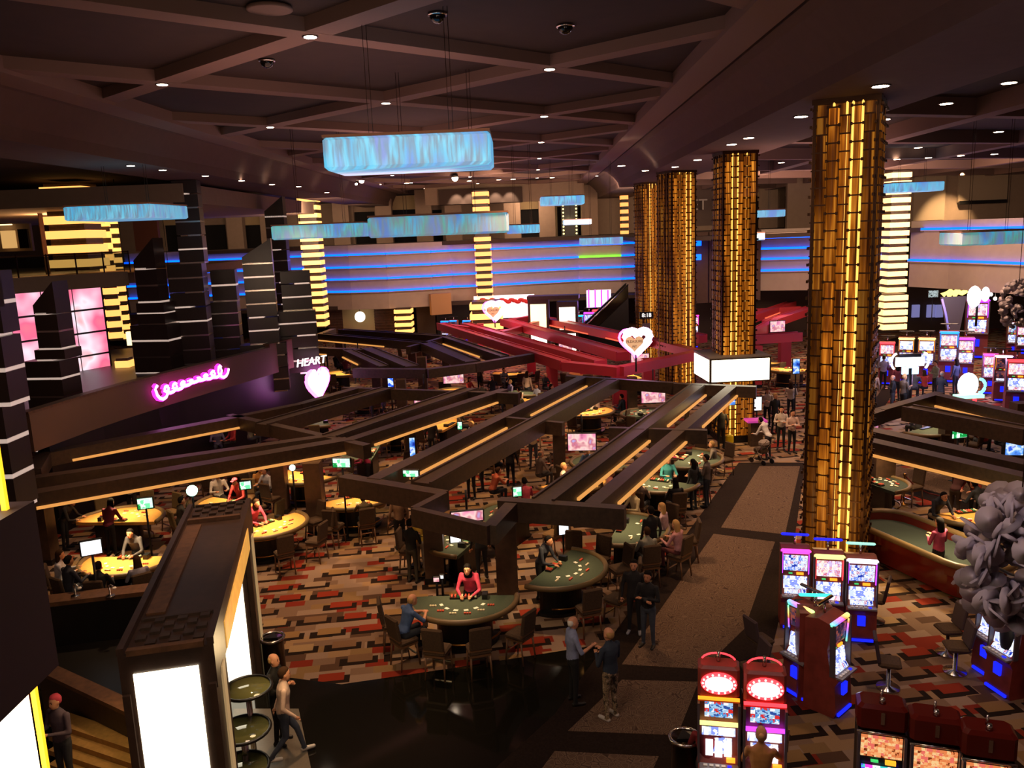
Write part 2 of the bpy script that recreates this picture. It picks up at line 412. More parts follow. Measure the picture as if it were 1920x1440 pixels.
profile_strip('cove', [(-11.9, 13.05), (-12.0, 13.05), (-12.0, 12.95), (-12.1, 12.9), (-12.3, 12.5), (-12.5, 12.1), (-12.55, 11.75), (-12.7, 11.75), (-12.7, 14), (-11.9, 14)], M_CEIL, ceil)
MB_ = MB(); strip(MB_, 7.15, 10.2, 11.75, 12.3); MB_.build('soffit', M_CEIL, ceil)
MB_ = MB(); strip(MB_, -15.2, -12.7, 11.75, 12.3, 0, 84); MB_.build('soffit', M_CEIL, ceil)
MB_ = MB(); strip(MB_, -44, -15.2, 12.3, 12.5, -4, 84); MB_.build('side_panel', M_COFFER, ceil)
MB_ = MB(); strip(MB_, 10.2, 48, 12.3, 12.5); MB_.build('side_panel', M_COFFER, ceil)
for i in range(9):      # beams over the aisle on the right
    y = 9 + i * 7.5
    bar(MB(), (hx(10.2, y), y, 12.3), (46, y + 14, 12.3), .5, .5).build('ceiling_beam', M_BEAMC, ceil)
for i in range(4):
    bar(MB(), (13 + i * 7, 4, 12.3), (17.5 + i * 7, 84, 12.3), .6, .52).build('ceiling_beam', M_BEAMC, ceil)
MB_ = MB(); MB_.box(0, 84.3, 12.6, 96, .4, 3.2); MB_.build('end_panel', M_CEIL, ceil)
# downlights
def place(x, y):
    row = ['left', 'middle', 'right'][0 if x < -6 else 1 if x < -1 else 2]
    return '%s line, %s from the camera' % (row, ['first', 'second', 'third', 'fourth', 'fifth', 'sixth', 'seventh', 'eighth', 'ninth'][min(8, int((y - 8) // 8.8))])
ORD = ['first', 'second', 'third', 'fourth', 'fifth', 'sixth', 'seventh', 'eighth', 'ninth', 'tenth', 'eleventh', 'twelfth']
def downlight(x, y, z, group, label, r=.16):
    e = empty('recessed_downlight', (x, y, z), 0, label, 'downlight', group)
    MB().lathe([(r * 1.25, 0), (r * 1.25, .02), (r, .02), (r, 0)], 14).build('trim_ring', M_BRONZE, e)
    MB().lathe([(r, -.01), (r, .012)], 12).build('lens', M_DOWN, e)
for x, y in nodes:
    if 8 < y < 80: downlight(hx(x, y), y, 12.98, 'downlights where the ceiling beams cross', 'small downlight at a ceiling beam crossing, ' + place(x, y), .13 if y < 40 else .11)
for q_, (px, py) in enumerate(sorted([(1651, 162), (1404, 259), (1372, 271), (1266, 313), (1502, 219), (1308, 300), (1165, 311), (1210, 320)])):
    p = G(px, py, 11.73); downlight(p.x, p.y, 11.73, 'downlights along the right soffit', 'bright downlight in the flat soffit above the gold columns, ' + ORD[q_] + ' from the left', .17)
for q_, (px, py) in enumerate(sorted([(1659, 214), (1893, 142), (1775, 183), (1873, 239), (1633, 264), (1465, 299), (1722, 270), (1802, 286), (1865, 283), (1741, 290), (1682, 293)])):
    p = G(px, py, 11.9); downlight(p.x, p.y, 11.75, 'downlights over the right aisle', 'small downlight in the dark ceiling of the right aisle, ' + ORD[q_] + ' from the left', .15)
for q_, (px, py) in enumerate(sorted([(245, 311), (305, 319), (385, 330), (453, 339), (510, 346), (560, 350), (613, 361)])):
    p = G(px, py, 11.73); downlight(p.x, p.y, 11.73, 'downlights along the left soffit', 'small downlight in the left soffit above the towers, ' + ORD[q_] + ' from the left', .13)
for q_, (px, py) in enumerate(sorted([(660, 337), (710, 336), (762, 337), (880, 337), (935, 336), (962, 335), (1035, 331), (1120, 330)])):
    p = D(px, py, 66); downlight(p.x, p.y, min(p.z, 12.95), 'downlights near the far wall', 'tiny downlight high up near the far wall, ' + ORD[q_] + ' from the left', .18)
for px, py, r in [(642, 336, .13), (678, 339, .2), (853, 334, .25), (583, 363, .15), (593, 363, .15), (668, 345, .1)]:
    p = D(px, py, 60); e = empty('stage_spotlight', p, 0, {642: 'small white spotlight, leftmost of the three over the dark doorways', 678: 'wide bright white spotlight over the dark doorways', 853: 'brightest white spotlight, alone above the scalloped wall lights', 583: 'left one of two spotlights above the striped column by the towers', 593: 'right one of two spotlights above the striped column by the towers', 668: 'tiny lower spotlight between two brighter ones over the doorways'}[px], 'spotlight', 'spotlights near the far ceiling')
    MB().cyl((0, 0, 0), (0, .5, .25), r, r * .8).build('housing', M_DARK, e); MB().cyl((0, -.03, 0), (0, -.001, 0), r * .9).build('lens', M_DOWN, e)
for px, py in [(1060, 48), (820, 26), (385, 155), (500, 113)]:
    p = G(px, py, 13.25); e = empty('ceiling_camera', p, 0, {1060: 'black dome camera on the dark ceiling panel right of the hanging wires', 820: 'black dome camera on the ceiling near the top of the photo between wires', 385: 'small dark dome camera beside the second ceiling beam crossing', 500: 'small dark dome camera beside the large ceiling beam'}[px], 'camera', 'dome cameras on the ceiling')
    MB().lathe([(.16, 0), (.16, -.06), (.12, -.14), (.04, -.18)], 14).build('dome', M_GLASSD, e); MB().lathe([(.2, .0), (.2, -.03)], 14).build('mount_ring', M_CHROME, e)
e = empty('ceiling_speaker', G(505, 14, 13.24), 0, 'round pale speaker grille in the ceiling panel at the top', 'speaker')
MB().lathe([(.42, 0), (.42, -.05), (.38, -.06)], 20).build('grille', M_BEAMC, e)

# ------------------------------------------------------------------ far wall with the blue striped balcony front
back = struct('wall_back', MB().box(0, 82, 6, 100, .4, 13), M_WALL)
rough = [(235, 73.6), (330, 73.4), (520, 73.0), (600, 72.0), (655, 71.0), (725, 70.6), (808, 71.4), (846, 72.4), (890, 72.4), (925, 72.4), (1000, 73.5), (1085, 74.5), (1165, 74.0), (1290, 76)]
fasc = empty('balcony_front', (0, 0, 0), 0, 'long pale balcony front with glowing blue stripes across the far wall', 'balcony')
def fascia(parent, pts, ztop, zbot, stripes, m=M_WALL2, led=M_BLUE, ledmap=None, lips=.22):
    for i in range(len(pts) - 1):
        a, b = pts[i], pts[i + 1]
        f = wallq(MB(), a, b, zbot, ztop, .3).build('front_panel', m, parent)
        for j, z in enumerate(stripes):
            aa, bb = Vector(a), Vector(b); d = (bb - aa).normalized(); n = Vector((d.y, -d.x)) if d.x > 0 else Vector((-d.y, d.x))
            off = n * lips
            mb = MB(); q = [aa + off, bb + off, bb, aa]
            mb.hexa([(p.x, p.y, z - .10) for p in q] + [(p.x, p.y, z - .02) for p in q]); mb.build('ledge', m, f)
            q = [aa + off * .95, bb + off * .95, bb + off * .25, aa + off * .25]
            mat_ = led if ledmap is None else ledmap(i, j)
            mb = MB(); mb.hexa([(p.x, p.y, z - .02) for p in q] + [(p.x, p.y, z + .13) for p in q]); mb.build('led_strip', mat_, f)
P = [(D(x, 500, Y).x, Y) for x, Y in rough]
def lm(i, j): return M_GREEN if (i == 11 and j in (0, 1)) else (M_CYAN if i < 6 and j > 1 else M_BLUE)
STR = [7.5, 6.45, 5.45, 4.4]
fascia(fasc, P, 8.35, 2.9, STR, ledmap=lambda i, j: M_GREEN if (i == 11 and j in (1,)) else M_BLUE)
bt = G(845, 560, 3.0)
b2 = MB(); a_ = D(808, 560, 70.6); c_ = D(846, 560, 71.2); wallq(b2, (a_.x, 70.6), (c_.x, 71.2), 2.2, 4.0, .6); tag(b2.build('hanging_sign_panel', mat('tan_panel', '#b58a62', .8)), 'plain tan panel hanging below the blue striped balcony front', 'panel')
# right hand balcony fronts
f2 = empty('balcony_front', (0, 0, 0), 0, 'balcony front with blue stripes between the two big gold columns', 'balcony')
PP = [(D(x, 480, Y).x, Y) for x, Y in [(1425, 62), (1500, 61), (1560, 60), (1625, 59.5), (1665, 59.5)]]
fascia(f2, PP, 8.4, 3.9, [7.75, 6.95, 6.2, 5.35])
f3 = empty('balcony_front', (0, 0, 0), 0, 'balcony front with two long blue lines at the far right', 'balcony')
PP = [(D(x, 480, Y).x, Y) for x, Y in [(1706, 58), (1780, 55), (1850, 52), (1925, 49), (2000, 46)]]
fascia(f3, PP, 8.6, 4.1, [8.0, 5.9])
f4 = empty('soffit_front', (0, 0, 0), 0, 'plain mauve balcony front behind the second gold column', 'balcony')
for i, (x0, x1, Y) in enumerate([(1270, 1330, 60), (1330, 1430, 60.5)]):
    a, b = D(x0, 480, Y), D(x1, 480, Y); wallq(MB(), (a.x, Y), (b.x, Y + .4), 3.3, 8.4, .3).build('front_panel', M_CEIL, f4)
for z in (7.6, 6.6):
    a, b = D(1285, 480, 59.5), D(1315, 480, 59.7); wallq(MB(), (a.x, 59.5), (b.x, 59.7), z - .15, z + .25, .3).build('led_strip', M_BLUE, f4)
struct('trim_8', MB().box(14, 78, 8.2, 84, 12, .3), M_WALLD)             # upper floor slab behind the far balcony
struct('trim_9', MB().box(32, 66, 8.0, 44, 18, .3), M_WALLD)
# upper far wall, doorways and soffit with spot-lit scallops
def wall_box(px0, py0, px1, py1, Y, m, name, depth=.25, parent=None, kind='structure'):
    a, b = D(px0, py0, Y), D(px1, py1, Y)
    o = MB().box((a.x + b.x) / 2, Y + depth / 2, (a.z + b.z) / 2, abs(b.x - a.x), depth, abs(a.z - b.z)).build(name, m, parent)
    if parent is None and kind: o['kind'] = kind
    return o
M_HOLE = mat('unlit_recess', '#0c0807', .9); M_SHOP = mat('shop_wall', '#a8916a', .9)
n = 0
for px0, py0, px1, py1 in [(305, 395, 345, 470), (370, 395, 430, 470), (448, 395, 500, 470), (662, 370, 708, 465), (730, 366, 788, 460), (803, 366, 832, 458), (975, 365, 1015, 450), (1043, 360, 1090, 445), (1390, 350, 1428, 430), (1470, 340, 1502, 425)]:
    n += 1; d = struct('door_%d' % n, MB(), M_HOLE); d['kind'] = 'structure'
    bpy.data.objects.remove(d)
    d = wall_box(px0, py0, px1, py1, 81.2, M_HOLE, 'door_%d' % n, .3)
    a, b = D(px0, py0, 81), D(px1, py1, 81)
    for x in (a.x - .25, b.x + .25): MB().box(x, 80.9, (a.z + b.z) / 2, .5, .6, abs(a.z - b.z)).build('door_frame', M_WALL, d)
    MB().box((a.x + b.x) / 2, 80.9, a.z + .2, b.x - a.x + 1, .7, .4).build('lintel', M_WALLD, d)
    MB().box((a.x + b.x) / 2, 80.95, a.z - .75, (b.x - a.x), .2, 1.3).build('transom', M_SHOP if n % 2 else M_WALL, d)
for i, (px, Y) in enumerate([(440, 80), (503, 80), (640, 79), (720, 79), (795, 79), (850, 78), (960, 78), (1025, 79), (1105, 79), (1440, 78)]):
    a = D(px, 400, Y); struct('trim_%d' % (20 + i), MB().box(a.x, Y, 10.6, 1.5, .9, 5), M_WALL)
s = wall_box(822, 356, 980, 378, 74, M_WALLD, 'trim_10', 2.2)
for px in (853, 878, 928, 955):
    p = D(px, 346, 72.4); lamp('SPOT', (p.x, p.y + .6, 12.9), 700, (1, .72, .5), .1, (p.x, 74.2, 11.0), 60, 'scallop_lamp')
struct('trim_11', MB().box(0, 74.6, 12.5, 14, .2, 2.0), M_WALL)
lamp('SPOT', (D(610, 370, 79).x, 79, 12.7), 900, (1, .75, .5), .1, (D(610, 370, 81).x, 81.5, 9), 60, 'scallop_lamp')
for px, e in ((1745, 2600), (1845, 3600)):
    p = D(px, 330, 60); lamp('SPOT', (p.x, 62.6, 12.0), e, (1, .66, .34), .1, (p.x + .2, 65, 9.0), 62, 'scallop_lamp')
wr = struct('wall_right', MB().box(40, 66, 10.6, 36, .4, 5.4), M_WALL)
for px0, py0, px1, py1 in [(1800, 322, 1888, 376), (1716, 322, 1770, 412)]: wall_box(px0, py0, px1, py1, 65.5, mat('wall_panel', '#9a866f', .85), 'wall_panel', .2, wr)
wall_box(1800, 377, 1888, 380, 65.3, M_DARK, 'shelf_rail', .3, wr)
# rooms below the far balcony
M_REEDS = mat('reeded_timber', '#4a2a1c', .6, grain=.4, gs=4)
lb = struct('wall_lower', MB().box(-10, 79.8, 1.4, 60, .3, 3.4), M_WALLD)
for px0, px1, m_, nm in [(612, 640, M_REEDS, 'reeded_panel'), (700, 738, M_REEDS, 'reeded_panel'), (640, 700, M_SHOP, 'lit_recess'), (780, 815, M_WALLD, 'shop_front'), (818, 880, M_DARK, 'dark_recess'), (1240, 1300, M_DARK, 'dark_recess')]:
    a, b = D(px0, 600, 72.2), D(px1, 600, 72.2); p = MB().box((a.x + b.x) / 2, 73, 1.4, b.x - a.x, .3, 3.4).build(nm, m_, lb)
    if nm == 'reeded_panel':
        r_ = MB()
        for z in np.arange(.1, 3, .24): r_.box((a.x + b.x) / 2, 72.8, z, b.x - a.x, .08, .12)
        r_.build('slat', M_REEDS, p)
a = D(675, 594, 71.6); e = empty('globe_lamp', a, 0, 'large glowing white globe lamp in the tan opening under the far balcony', 'lamp')
MB().ell((0, 0, 0), (.46, .46, .46), 18, 11).build('globe', M_WHITEP, e); MB().cyl((0, 0, .4), (0, 0, 2.95 - a.z), .03).build('stem', M_DARK, e)
struct('trim_31', MB().box(-12, 76, 3.05, 60, 9, .3), M_WALLD)

# ------------------------------------------------------------------ striped light columns
def striped_column(px, ytop, ybot, wpx, Y, n, label, m=M_AMBERP, rz=0.0, flare=None, thick=1.0, ratio=.55, side=1.0):
    a, b = D(px, ytop, Y), D(px, ybot, Y); k = math.hypot(a.x, Y) / FPX * 1.0; w = wpx * Y / FPX / math.cos(math.atan2(abs(a.x), Y)) * .97
    w = wpx * Y / FPX; x = (a.x + b.x) / 2; d = w * side
    e = empty('striped_light_column', (x, Y + d / 2, b.z), rz, label, 'column')
    H = a.z - b.z
    MB().box(0, 0, H / 2, w * .86, d * .86, H).build('core', M_WOOD, e)
    st = H / n; M = MB().box(0, 0, 0, w, d, st * ratio).mesh('light_box', m)
    for i in range(n):
        o = bpy.data.objects.new('light_box', M); COL.objects.link(o); o.parent = e; o.location = (0, 0, st * (i + .5))
        if flare and i < flare: o.scale = (1.28, 1.28, 1)
    return e
CRE = mat('hot_amber_panel', '#ffddaa', emit=(1, .44, .10), es=1.7)
striped_column(905, 356, 566, 31, 70, 15, 'amber striped light column in front of the far balcony, behind the biggest blue pendant row')
striped_column(912, 566, 622, 62, 66, 3, 'wide striped light base below the far amber column beside the left heart sign', CRE)
striped_column(756, 578, 628, 33, 70, 4, 'short amber striped column below the far balcony right of the white globe lamp', CRE)
striped_column(584, 366, 616, 35, 62, 17, 'striped light column behind the dark towers, left of the blue striped balcony', CRE)
striped_column(1172, 350, 546, 14, 76, 15, 'narrow striped light column just left of the far gold columns')
striped_column(1686, 320, 566, 37, 52, 16, 'bright striped light column between the biggest gold column and the right edge', mat('white_hot_panel', '#ffddaa', emit=(1, .56, .20), es=2.1), ratio=.6)
striped_column(1679, 552, 620, 46, 50, 5, 'flared striped light base at the foot of the bright right hand column', mat('white_hot_panel'), ratio=.7)
striped_column(1398, 540, 590, 24, 52, 3, 'short striped light post half hidden by the second gold column', mat('white_hot_panel'))
striped_column(122, 343, 508, 76, 41, 6, 'widest amber striped column standing on the upper left balcony', CRE, .0)
striped_column(196, 364, 640, 26, 44, 13, 'tall striped light column just right of the widest amber column', CRE, .4)
striped_column(222, 405, 640, 15, 48, 13, 'thin striped light column beside the left blue stripes', CRE, .4)
striped_column(231, 672, 740, 26, 38, 3, 'short amber striped column inside the lounge behind its curved rail', CRE)

# ------------------------------------------------------------------ gold lattice columns
GOLD = [gold_mat('amber_glass_%d' % i, i * 3.7, hi=[.75, .5, .9, .6][i]) for i in range(4)]
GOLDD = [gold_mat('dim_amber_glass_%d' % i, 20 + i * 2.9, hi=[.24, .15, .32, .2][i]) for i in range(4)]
M_TUBE = mat('amber_tube', '#ffcc66', emit=(1, .40, .04), es=1.1); M_TUBEH = mat('hot_amber_tube', '#ffdd88', emit=(1, .50, .09), es=1.7)
def gold_column(cx, cy, w, rz, label, nx, nz, detailed, tubes=(.2, .45, .62, .85)):
    e = empty('gold_lattice_column', (cx, cy, 0), rz, label, 'column'); H = 11.75; h = w / 2
    MB().box(0, 0, H / 2, w * .9, w * .9, H).build('core', GOLDD[0], e)
    for sx in (-1, 1):
        for sy in (-1, 1): MB().box(sx * h * .97, sy * h * .97, H / 2, .07, .07, H).build('corner_post', M_BRONZE, e)
    MB().box(0, 0, .15, w * 1.12, w * 1.12, .3).build('plinth', M_DARK, e); MB().box(0, 0, H - .06, w * 1.06, w * 1.06, .12).build('cap', M_BRONZE, e)
    tw, th = (w * .92) / nx, H / nz
    faces = [((0, -h, 0), 0), ((h, 0, 0), R(90)), ((-h, 0, 0), R(-90)), ((0, h, 0), R(180))]
    tile = MB(); P = []
    k = 5                                              # a shallow bowed glass tile
    for j in range(k + 1):
        a = j / k; P.append(((a - .5) * tw * .90, -math.sin(a * math.pi) * .05))
    P.append((tw * .45, .02)); P.append((-tw * .45, .02)); tile.prism(P, -th * .47, th * .47)
    tmesh = [tile.mesh('glass_tile', g) for g in GOLD]; tmeshd = [tile.mesh('glass_tile', g) for g in GOLDD]
    for fi, (off, r) in enumerate(faces):
        face = MB().box(0, 0, 0, w * .96, .012, .02).build('face_frame', M_BRONZE, e, off, r)
        rail = MB(); stud = MB()
        for j in range(nz + 1):
            for i in range(nx): rail.box((i + .5 - nx / 2) * tw, -.03, (j + (.5 if i % 2 else 0)) * th, tw * .95, .05, .035)
        for j in range(nz):
            for i in range(nx + 1): stud.box((i - nx / 2) * tw, -.07, (j + .5) * th, .055, .05, .07)
        o = rail.build('cross_bar', M_BRONZE, e, off, r); o['kind'] = 'stuff'
        o = stud.build('stud', M_BRONZE, e, off, r); o['kind'] = 'stuff'
        tb = MB(); tb.cur = 0
        for q, t in enumerate(tubes): tb.cyl(((t - .5) * w * .92, -.02, .3), ((t - .5) * w * .92, -.02, H - .1), .028, n=6)
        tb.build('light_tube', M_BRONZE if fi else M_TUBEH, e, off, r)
        if fi == 3: continue
        if detailed and fi < 2 or (detailed and fi == 2 and False):
            for i in range(nx):
                for j in range(nz - 1):
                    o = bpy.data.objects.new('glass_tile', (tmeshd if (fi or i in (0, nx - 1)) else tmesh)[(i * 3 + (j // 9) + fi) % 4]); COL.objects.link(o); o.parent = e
                    x, z = (i + .5 - nx / 2) * tw, (j + (1 if i % 2 else .5)) * th; c, s_ = math.cos(r), math.sin(r)
                    o.location = (off[0] + c * x, off[1] + s_ * x, z); o.rotation_euler.z = r
        else:
            g = MB()
            for i in range(nx):
                g.cur = i % 4
                for j in range(nz - 1):
                    z = (j + (1 if i % 2 else .5)) * th
                    o_ = len(g.v); g.prism(P, z - th * .44, z + th * .44)
                    for q in range(o_, len(g.v)): x, y, zz = g.v[q]; g.v[q] = (x + (i + .5 - nx / 2) * tw, y, zz)
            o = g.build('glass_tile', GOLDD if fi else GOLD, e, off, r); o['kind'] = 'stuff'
    return e
gold_column(8.35, 20.6, 1.42, R(-29), 'biggest gold lattice column, nearest the camera, behind the three upright slot machines', 5, 29, True, (.30, .52, .62, .78))
gold_column(9.25, 34.0, 1.36, R(2), 'second gold lattice column with a white light box around its foot', 5, 29, False, (.25, .42, .7))
gold_column(9.05, 44.6, 1.45, R(20), 'third gold lattice column, behind the red pergola', 5, 30, False, (.3, .6, .8))
gold_column(9.35, 55.2, 1.35, R(13), 'farthest gold lattice column with a digital clock in front', 5, 30, False, (.35, .5, .7))
for cx, cy, e in [(7.6, 19.4, 60), (8.6, 32.8, 80)]:
    lamp('POINT', (cx, cy - .4, 1.5), e, (1, .6, .2), .5)
# white light box round the second column
p = D(1346, 700, 32.2); e = empty('light_box_collar', (9.15, 33.9, p.z), R(3), 'glowing white rectangular light box around the second gold column', 'light box')
MB().box(0, 0, 0, 2.5, 2.3, .98).build('frame', M_BRONZE, e)
MB().box(0, -1.16, 0, 2.36, .03, .88).build('light_panel', M_WHITEP, e); MB().box(-1.26, 0, 0, .03, 2.1, .88).build('light_panel', M_WHITEP, e)
MB().box(0, 0, .52, 2.54, 2.34, .05).build('top_plate', mat('grey_plate', '#7a7068', .6), e)
# digital clock
p = D(1212, 591, 50); e = empty('digital_clock', p, 0, 'black digital clock board reading 8:18 in front of the farthest gold column', 'clock')
MB().box(0, 0, 0, .85, .12, .42).build('case', M_DARK, e)
def text(body, size, m, parent, loc, rot=(R(90), 0, 0), ext=.01, name='lettering', align='CENTER', shear=0.0):
    c = bpy.data.curves.new(name, 'FONT'); c.resolution_u = 3; c.body = body; c.size = size; c.extrude = ext; c.align_x = align; c.align_y = 'CENTER'; c.materials.append(m); c.shear = shear
    t = bpy.data.objects.new('tmp', c); COL.objects.link(t)
    me = bpy.data.meshes.new_from_object(t.evaluated_get(bpy.context.evaluated_depsgraph_get())); bpy.data.objects.remove(t)
    o = bpy.data.objects.new(name, me); COL.objects.link(o); o.parent = parent; o.location = loc; o.rotation_euler = rot; return o
M_LETW = mat('white_lettering', '#ffffff', emit=(1, .95, .9), es=1.6)
text('8:18', .34, M_LETW, e, (0, -.08, 0), name='digits')
MB().box(0, .05, -1.1, .5, .06, 1.2).build('notice_panel', mat('grey_plate'), e); MB().cyl((0, .1, -5), (0, .1, -.2), .04).build('post', M_DARK, e)

# ------------------------------------------------------------------ pergolas over the gaming pits
ZT, BH = 2.75, .44
def pergola(label, beams, posts, leds, m=M_WOOD, led=M_LED, name='pergola', pm=None):
    c = G(*beams[0][0], 0); e = empty(name, (c.x, c.y, 0), 0, label, 'pergola'); o = Vector((c.x, c.y, 0))
    for i, b in enumerate(beams):
        a_, b_, w = b[0], b[1], b[2]; h = b[3] if len(b) > 3 else BH
        dz = (i % 5) * .004
        p, q = G(*a_, ZT) - o, G(*b_, ZT) - o; p.z -= dz; q.z -= dz
        bar(MB(), p, q, w, h).build('beam', m, e)
        if w > .5:
            d = (q - p); d.z = 0; d.normalize(); nn = Vector((-d.y, d.x, 0))
            for s_ in (-1, 1):
                bar(MB(), p + nn * (w / 2 - .04) * s_ + Vector((0, 0, .05)), q + nn * (w / 2 - .04) * s_ + Vector((0, 0, .05)), .07, .05).build('edge_rail', m, e)
    for px, py, w in posts:
        p = G(px, py, 0) - o
        MB().box(p.x, p.y, (ZT - BH) / 2, w, w, ZT - BH).build('post', pm or M_POST, e); 
        MB().box(p.x, p.y, .08, w + .04, w + .04, .16).build('post_base', M_DARK, e)
    for a_, b_ in leds:
        p, q = G(*a_, ZT - BH) - o, G(*b_, ZT - BH) - o; md = (p + q) / 2; dl = (q - p).normalized(); best = None
        for b in beams:          # strips are screwed to the lower edge of the nearest parallel beam
            u, v = G(*b[0], ZT) - o, G(*b[1], ZT) - o; db = (v - u); Lb = db.length; db.normalize(); al = abs(db.x * dl.x + db.y * dl.y)
            if al < .93: continue
            nb = Vector((-db.y, db.x, 0)); s1 = (md - u).dot(nb); tm = (md - u).dot(db)
            if tm < -1 or tm > Lb + 1: continue
            if best is None or abs(s1) < abs(best[0]): best = (s1, u, db, nb, b[2], Lb)
        if best and abs(best[0]) < 2.0:
            s1, u, db, nb, wb, Lb = best; sd = 1 if nb.y < 0 else -1
            t0, t1 = sorted(((p - u).dot(db), (q - u).dot(db))); t0 = max(t0, .02); t1 = min(t1, Lb - .02)
            base = u + nb * (sd * (wb / 2 + .035)); base.z = ZT - BH + .09
            if t1 - t0 > .3: p, q = base + db * t0, base + db * t1
        bar(MB(), p, q, .07, .07).build('led_strip', led, e)
    return e
pergola('dark timber pergola with amber strips over the central tables beside the walkway',
    [((700, 897), (1092, 706), .42), ((790, 905), (1148, 712), .62), ((1018, 937), (1308, 722), .6), ((1110, 942), (1373, 722), .38),
     ((642, 890), (833, 922), .36, .5), ((936, 935), (1172, 951), .3, .5), ((833, 922), (776, 951), .2), ((776, 951), (918, 984), .2), ((918, 984), (958, 942), .3),
     ((932, 779), (1056, 791), .2), ((1142, 801), (1326, 806), .2), ((1062, 704), (1266, 717), .25), ((1264, 718), (1418, 724), .3)],
    [(818, 1088, .5), (953, 1126, .52), (1050, 905, .42), (1186, 800, .42), (1330, 812, .3), (775, 892, .4)],
    [((737, 897), (947, 793)), ((973, 780), (1100, 717)), ((1057, 937), (1213, 819)), ((1237, 801), (1327, 731)), ((1133, 945), (1277, 820)), ((1298, 802), (1380, 731))])
pergola('long dark timber pergola sweeping across the left pits below the pink neon fascia',
    [((62, 922), (652, 822), .5), ((652, 824), (945, 729), .4), ((66, 893), (618, 815), .4), ((618, 817), (885, 727), .66), ((76, 848), (455, 778), .5), ((455, 778), (560, 757), .4), ((560, 757), (677, 724), .4), ((490, 795), (728, 727), .66),
     ((98, 822), (62, 880), .4), ((430, 776), (688, 833), .3), ((642, 726), (973, 737), .25)],
    [(597, 1000, .5), (530, 960, .45), (757, 800, .45), (90, 1055, .5), (840, 745, .4)],
    [((68, 958), (560, 866)), ((560, 867), (650, 849)), ((687, 835), (941, 737)), ((109, 849), (458, 795)), ((560, 768), (671, 735)), ((476, 795), (560, 768))])
pergola('dark timber pergola in the middle distance between the lounge and the red pergola',
    [((600, 626), (795, 643), .6), ((640, 618), (830, 630), .6), ((797, 641), (885, 677), .9), ((832, 630), (945, 667), .6), ((664, 690), (800, 691), .4), ((800, 692), (888, 681), .4), ((888, 681), (1002, 662), .4),
     ((652, 656), (718, 686), .6), ((688, 652), (772, 686), .8), ((598, 651), (690, 655), .4), ((830, 632), (765, 650), .3), ((625, 616), (598, 626), .4)],
    [(775, 700, .5), (730, 745, .6), (795, 745, .5), (708, 735, .5), (640, 690, .5)],
    [((612, 635), (760, 645)), ((825, 640), (922, 669)), ((648, 665), (687, 684)), ((683, 662), (729, 683)), ((604, 662), (625, 664))])
pergola('bright red pergola with two lanes of beams left of the third gold column',
    [((826, 606), (1060, 677), .6), ((872, 606), (1126, 676), .7), ((947, 598), (1168, 660), .8), ((1000, 591), (1222, 636), .8), ((1058, 677), (1162, 687), .5), ((1162, 687), (1312, 656), .5), ((1222, 634), (1308, 656), .5), ((826, 606), (880, 612), .4), ((945, 600), (1003, 590), .4), ((1012, 600), (945, 620), .4)],
    [(903, 664, .5), (948, 680, .6), (997, 705, .55), (1036, 745, .6), (1098, 730, .6), (1162, 775, .65), (1216, 755, .6), (1000, 640, .5)],
    [((880, 622), (1055, 677)), ((1047, 609), (1122, 626)), ((1150, 634), (1230, 650)), ((846, 611), (880, 622))], M_RED, M_LEDR, 'pergola', M_RED)
pergola('red pergola with tall red posts between the two largest gold columns',
    [((1378, 632), (1500, 624), .6), ((1385, 600), (1500, 560), .7), ((1440, 602), (1520, 575), .8), ((1395, 580), (1500, 574), .4), ((1284, 622), (1318, 628), .6), ((1560, 580), (1665, 572), .5), ((1400, 626), (1455, 598), .6)],
    [(1415, 725, .62), (1470, 700, .6)],
    [((1425, 598), (1480, 577)), ((1480, 618), (1500, 612))], M_RED, M_LEDR, 'pergola', M_RED)
pergola('dark timber pergola on the right over the craps and card tables',
    [((1650, 767), (1762, 735), .36), ((1759, 739), (1930, 778), .4), ((1702, 762), (1930, 805), .6), ((1575, 791), (1935, 868), .5), ((1575, 810), (1935, 892), .44), ((1575, 764), (1652, 768), .36), ((1575, 792), (1652, 768), .3)],
    [(1650, 942, .62), (1775, 860, .5), (1905, 872, .5)],
    [((1732, 760), (1925, 795)), ((1600, 834), (1918, 907))])
lamp('POINT', (5.5, 48, 1.6), 160, (1, .25, .3), .4); lamp('POINT', (-1.5, 55, 1.6), 160, (1, .25, .35), .4); lamp('AREA', (4, 36, 6), 60, (1, .5, .5), 2, (4, 46, 3)); lamp('AREA', (0, 46, 7), 110, (1, .4, .45), 3, (1, 52, 2.5)); lamp('AREA', (12, 37, 6.5), 90, (1, .45, .4), 3, (13, 47, 2.5))

